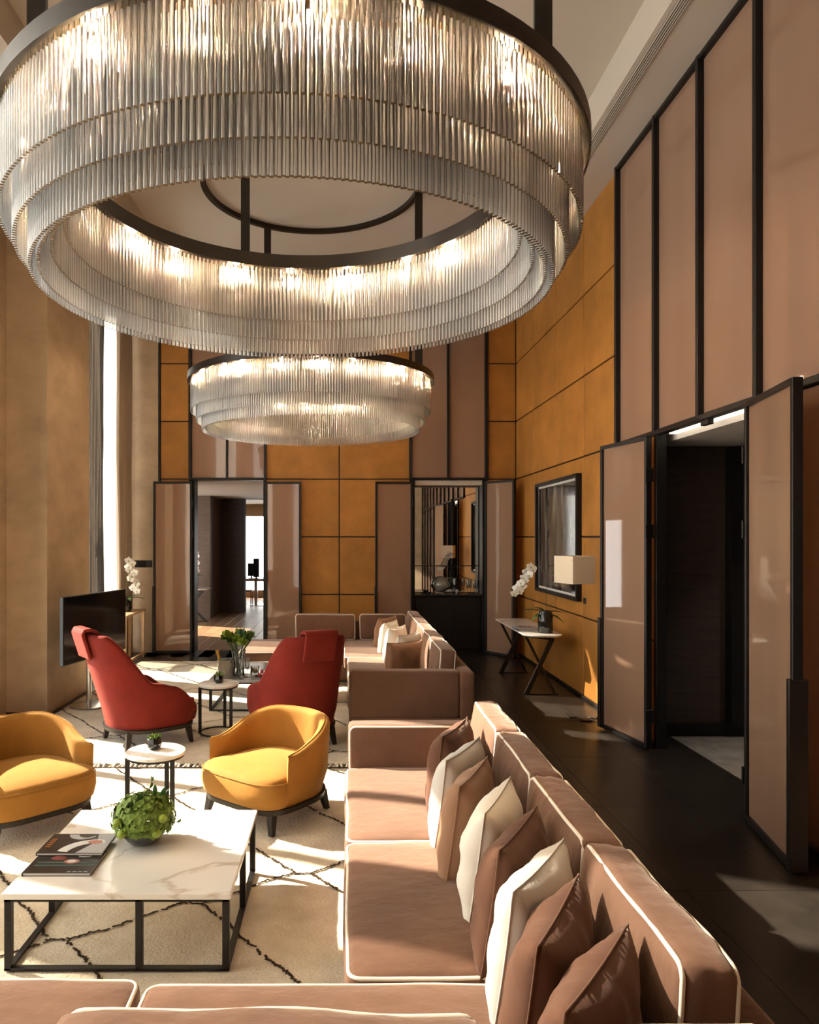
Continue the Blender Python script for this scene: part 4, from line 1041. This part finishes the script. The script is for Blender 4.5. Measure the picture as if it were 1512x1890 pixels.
# oak side desk behind the television
od = thing('oak_table', 'pale oak table behind the television', 'table', (-3.33, 11.1, 0))
ob('tabletop', G().box(-3.41, -3.14, 10.55, 11.6, .725, .76, .004, 1), 'light_oak', od, world=True)
for x, y in ((-3.175, 10.59), (-3.175, 11.56), (-3.385, 10.59), (-3.385, 11.56)):
    g = G().grid([[(x+dx*w, y+dy*w, z) for dx, dy in ((-1, -1), (1, -1), (1, 1), (-1, 1))] for z, w in ((0.0, .014), (.725, .026))], False, True)
    gg = G(); vv = gg.grid([[(x+dx*w, y+dy*w, z) for dx, dy in ((-1, -1), (1, -1), (1, 1), (-1, 1))] for z, w in ((0.0, .014), (.725, .026))], False, True); gg.bm.faces.new(vv[0][::-1]); gg.bm.faces.new(vv[1])
    ob('leg', gg, 'light_oak', od, world=True)
ob('stretcher', G().box(-3.19, -3.165, 10.6, 11.55, .05, .08), 'light_oak', od, world=True)

# ------------------------------------------------------------------ television
tv = thing('television', 'large flat television on a steel pole stand beside the plaster pier', 'television', (-2.755, 8.15, 0.034), math.atan2(1.2, .29))
ob('tv_body', G().box(-.615, .615, -.0, .045, .525, 1.242, .006, 2), 'plastic_black', tv)
ob('screen', G().box(-.605, .605, -.004, .0, .54, 1.232), 'screen_black', tv)
ob('rear_housing', G().box(-.35, .35, .045, .09, .6, 1.0, .012), 'plastic_black', tv)
ob('pole', G().tube([(-.04, .07, .012), (-.04, .07, .8)], .03, 16), 'steel', tv, smooth=True)
ob('base_plate', G().lathe([(0, .0), (.22, .0), (.22, .008), (.21, .012), (0, .012)], 40, (-.04, .05, .0)), 'steel', tv, smooth=True, angle=40)

# ------------------------------------------------------------------ curtains
def curtain(name, label, x, y0, y1, z0, z1, amp, waves, mat, cat='curtain'):
    g = G(); n = waves*10; rings = []
    for k in range(n+1):
        t = k/n; y = y0+(y1-y0)*t
        col_ = []
        for j in range(9):
            z = z0+(z1-z0)*j/8; a = amp*(1-0.25*j/8)
            col_.append((x+a*math.sin(2*PI*waves*t+.5*math.sin(j*.7))+.01*math.sin(j+t*9), y+.015*math.sin(j*.9+t*7), z))
        rings.append(col_)
    g.grid(rings)
    o = ob(name, g, mat, smooth=True, angle=None); return tag(o, label, cat)
curtain('sheer_curtain', 'white sheer curtain gathered at the far window', -3.50, 10.70, 11.20, .02, 5.68, .035, 6, 'sheer')
curtain('drape', 'beige drape hanging beside the white sheer curtain', -3.47, 11.18, 11.92, .02, 5.68, .05, 6, 'drape_beige')
curtain('sheer_curtain', 'white sheer curtain drawn across the nearest window', -3.52, .3, 4.4, .02, 5.68, .04, 30, 'sheer')  # out of view, added to spread the window light as soft fill

g = G(); rings = []
for k in range(121):
    t = k/120; rings.append([(-3.35+0.9*t, -1.9+.04*math.sin(t*75+.4*math.sin(j)), .02+5.6*j/6) for j in range(7)])
g.grid(rings); tag(ob('sheer_curtain', g, 'sheer', smooth=True, angle=None), 'white sheer curtain drawn across the window behind the viewer', 'curtain')  # sheer added so the fill window reflects less brightly

# ------------------------------------------------------------------ framed picture, switches, floor lamp
pf = thing('framed_picture', 'large dark photograph in a black frame on the orange wall', 'picture', (2.81, 9.65, 1.13))
y0, y1, z0, z1 = 8.70, 10.60, 1.13, 2.66
g = G().box(2.765, 2.829, y0, y0+.045, z0, z1).box(2.765, 2.829, y1-.045, y1, z0, z1).box(2.765, 2.829, y0+.045, y1-.045, z0, z0+.045).box(2.765, 2.829, y0+.045, y1-.045, z1-.045, z1)
ob('frame', g, 'frame_black', pf, world=True)
ob('mat_board', G().box(2.812, 2.826, y0+.045, y1-.045, z0+.045, z1-.045), 'paper_white', pf, world=True)
def print_mat():
    m, nt, b, out = nodes('photo_print')
    n = N(nt, 'ShaderNodeTexNoise'); n.inputs['Scale'].default_value = 3.2; n.inputs['Detail'].default_value = 6
    nt.links.new(coord(nt, 'World', (1, 2.2, 0.35)), n.inputs['Vector'])
    r = N(nt, 'ShaderNodeValToRGB'); e = r.color_ramp.elements; e[0].position = .46; e[0].color = (.012, .010, .010, 1); e[1].position = .75; e[1].color = (.22, .19, .17, 1)
    nt.links.new(n.outputs['Fac'], r.inputs[0]); nt.links.new(r.outputs[0], b.inputs['Base Color']); b.inputs['Roughness'].default_value = .05
    b.inputs['Specular IOR Level'].default_value = .6
print_mat()
ob('print', G().box(2.806, 2.812, y0+.075, y1-.075, z0+.075, z1-.075), 'photo_print', pf, world=True)
sw = thing('wall_switch', 'small black switch plate on the orange wall below the picture', 'switch', (2.826, 8.58, 1.15))
ob('plate', G().box(2.818, 2.829, 8.54, 8.62, 1.115, 1.185, .003, 1), 'plastic_black', sw, world=True)
ob('rocker', G().box(2.814, 2.818, 8.56, 8.60, 1.135, 1.165, .001, 1), 'frame_black', sw, world=True)
sw = thing('wall_switch', 'long dark switch panel on the plaster wall by the drape', 'switch', (-3.3, 12.015, 1.46))
ob('plate', G().box(-3.44, -3.15, 12.008, 12.02, 1.40, 1.515, .003, 1), 'plastic_black', sw, world=True)
for k in range(3): ob('rocker', G().box(-3.42+.095*k, -3.345+.095*k, 12.003, 12.009, 1.42, 1.495, .002, 1), 'bronze_dark', sw, world=True)

fl_ = thing('floor_lamp', 'slim black floor lamp with a square cream shade', 'floor lamp', (2.445, 7.68, 0))
ob('base', G().box(2.36, 2.455, 7.66, 7.86, 0.0, .012, .002, 1), 'bronze_dark', fl_, world=True)
ob('base', G().box(2.435, 2.555, 7.52, 7.70, .0, .012, .002, 1), 'bronze_dark', fl_, world=True)
ob('pole', G().tube([(2.43, 7.69, .01), (2.43, 7.69, 1.66)], .011, 10), 'bronze_dark', fl_, smooth=True)
sh_ = G(); c = Vector((2.42, 7.68)); ang = math.radians(18); hw, hh = .135, .165
cs = []
for sx, sy in ((-1, -1), (1, -1), (1, 1), (-1, 1)):
    v_ = Matrix.Rotation(ang, 2) @ Vector((sx*hw, sy*hh)); cs.append((c.x+v_.x, c.y+v_.y))
vv = sh_.grid([[(x, y, z) for x, y in cs] for z in (1.415, 1.70)], False, True)
so = ob('lamp_shade', sh_, 'shade_cream', fl_, world=True)
md = so.modifiers.new('thick', 'SOLIDIFY'); md.thickness = .004
ob('shade_holder', G().bar((cs[0][0], cs[0][1], 1.66), (cs[2][0], cs[2][1], 1.66), .008, .004), 'bronze_dark', fl_, world=True)
cb = [(2.54, 7.60, .014)]
for k in range(60):
    t = k/59; cb.append((2.56+.20*t+.03*math.cos(t*30), 7.60-.03*t+.035*math.sin(t*30), .010+.008*(k % 3)))
cb.append((2.80, 7.58, .03)); cb.append((2.82, 7.58, .12))
tag(ob('lamp_cord', G().tube(cb, .004, 6), 'plastic_black', smooth=True), 'coiled black cord on the floor beside the lamp', 'cord')

# ------------------------------------------------------------------ on the bar counter
BZ = .955
sc_ = thing('glass_sculpture', 'grey glass disc shaped vessel on the bar counter', 'sculpture', (1.62, 12.155, BZ))
g = G().lathe([(.0, -.14), (.075, -.12), (.115, -.06), (.125, 0), (.115, .06), (.085, .12), (.06, .135), (.055, .12), (.08, .10), (.10, .05), (.11, 0), (.10, -.05), (.07, -.10), (0, -.12)], 36)
ob('vessel', g, 'amber_glass', sc_, (0, 0, .15), (0, math.radians(74), math.radians(-20)), smooth=True, angle=None)
tumbler('candle_glass', 'small clear tumbler beside the glass sculpture', 1.87, 12.12, BZ, .035, .075)
tag(ob('glass_bowl', G().lathe([(0, 0), (.03, 0), (.06, .03), (.058, .032), (.028, .006), (0, .006)], 20), 'clear_glass', None, (1.40, 12.12, BZ), smooth=True, angle=50), 'low clear bowl at the left of the bar counter', 'bowl')
for k in range(4):
    flute(['first', 'second', 'third', 'last'][k]+' stemmed glass from the left at the right end of the bar counter', 2.05+.055*k, 12.12+.08*(k % 2), BZ, 'stemmed glasses on the bar')

# ------------------------------------------------------------------ study desk, screens and chair
dk = thing('desk', 'reddish wood desk by the bright window beyond the doorway', 'desk', (-2.0, 20.4, 0))
ob('desktop', G().box(-2.80, -1.2, 20.1, 20.9, .68, .74, .004, 1), 'desk_wood', dk, world=True)
ob('pedestal', G().box(-2.50, -2.42, 20.4, 20.6, .02, .68), 'steel', dk, world=True)
ob('foot', G().lathe([(0, 0), (.36, 0), (.36, .015), (.3, .025), (0, .03)], 32, (-2.3, 20.5, 0)), 'steel', dk, world=True, smooth=True, angle=40)
ob('leg', G().tube([(-1.4, 20.5, 0), (-1.4, 20.5, .68)], .03, 12), 'steel', dk, world=True, smooth=True)
for x, y, w, lab in ((-2.60, 20.55, .2, 'dark computer screen at the left of the study desk'), (-2.44, 20.35, .16, 'tilted computer screen in front on the study desk')):
    mo = thing('monitor', lab, 'monitor', (x, y, .74), group='screens on the study desk')
    ob('screen', G().box(-w/2, w/2, -.02, .02, .06 if w > .18 else .04, .42 if w > .18 else .56, .004, 1), 'screen_black', mo)
    ob('stand', G().box(-.02, .02, -.01, .01, .01, .1).box(-.06, .06, -.05, .05, 0, .012), 'plastic_black', mo)
ch = thing('study_chair', 'brown wooden chair at the study desk', 'chair', (-2.68, 19.9, 0))
ob('seat', G().box(-.22, .2, -.2, .2, .42, .46, .008), 'desk_wood', ch); ob('backrest', G().box(-.22, -.19, -.2, .2, .46, .84, .008), 'desk_wood', ch)
for x in (-.2, .17):
    for y in (-.18, .18): ob('leg', G().tube([(x, y, 0), (x, y, .43)], .014, 8), 'desk_wood', ch)
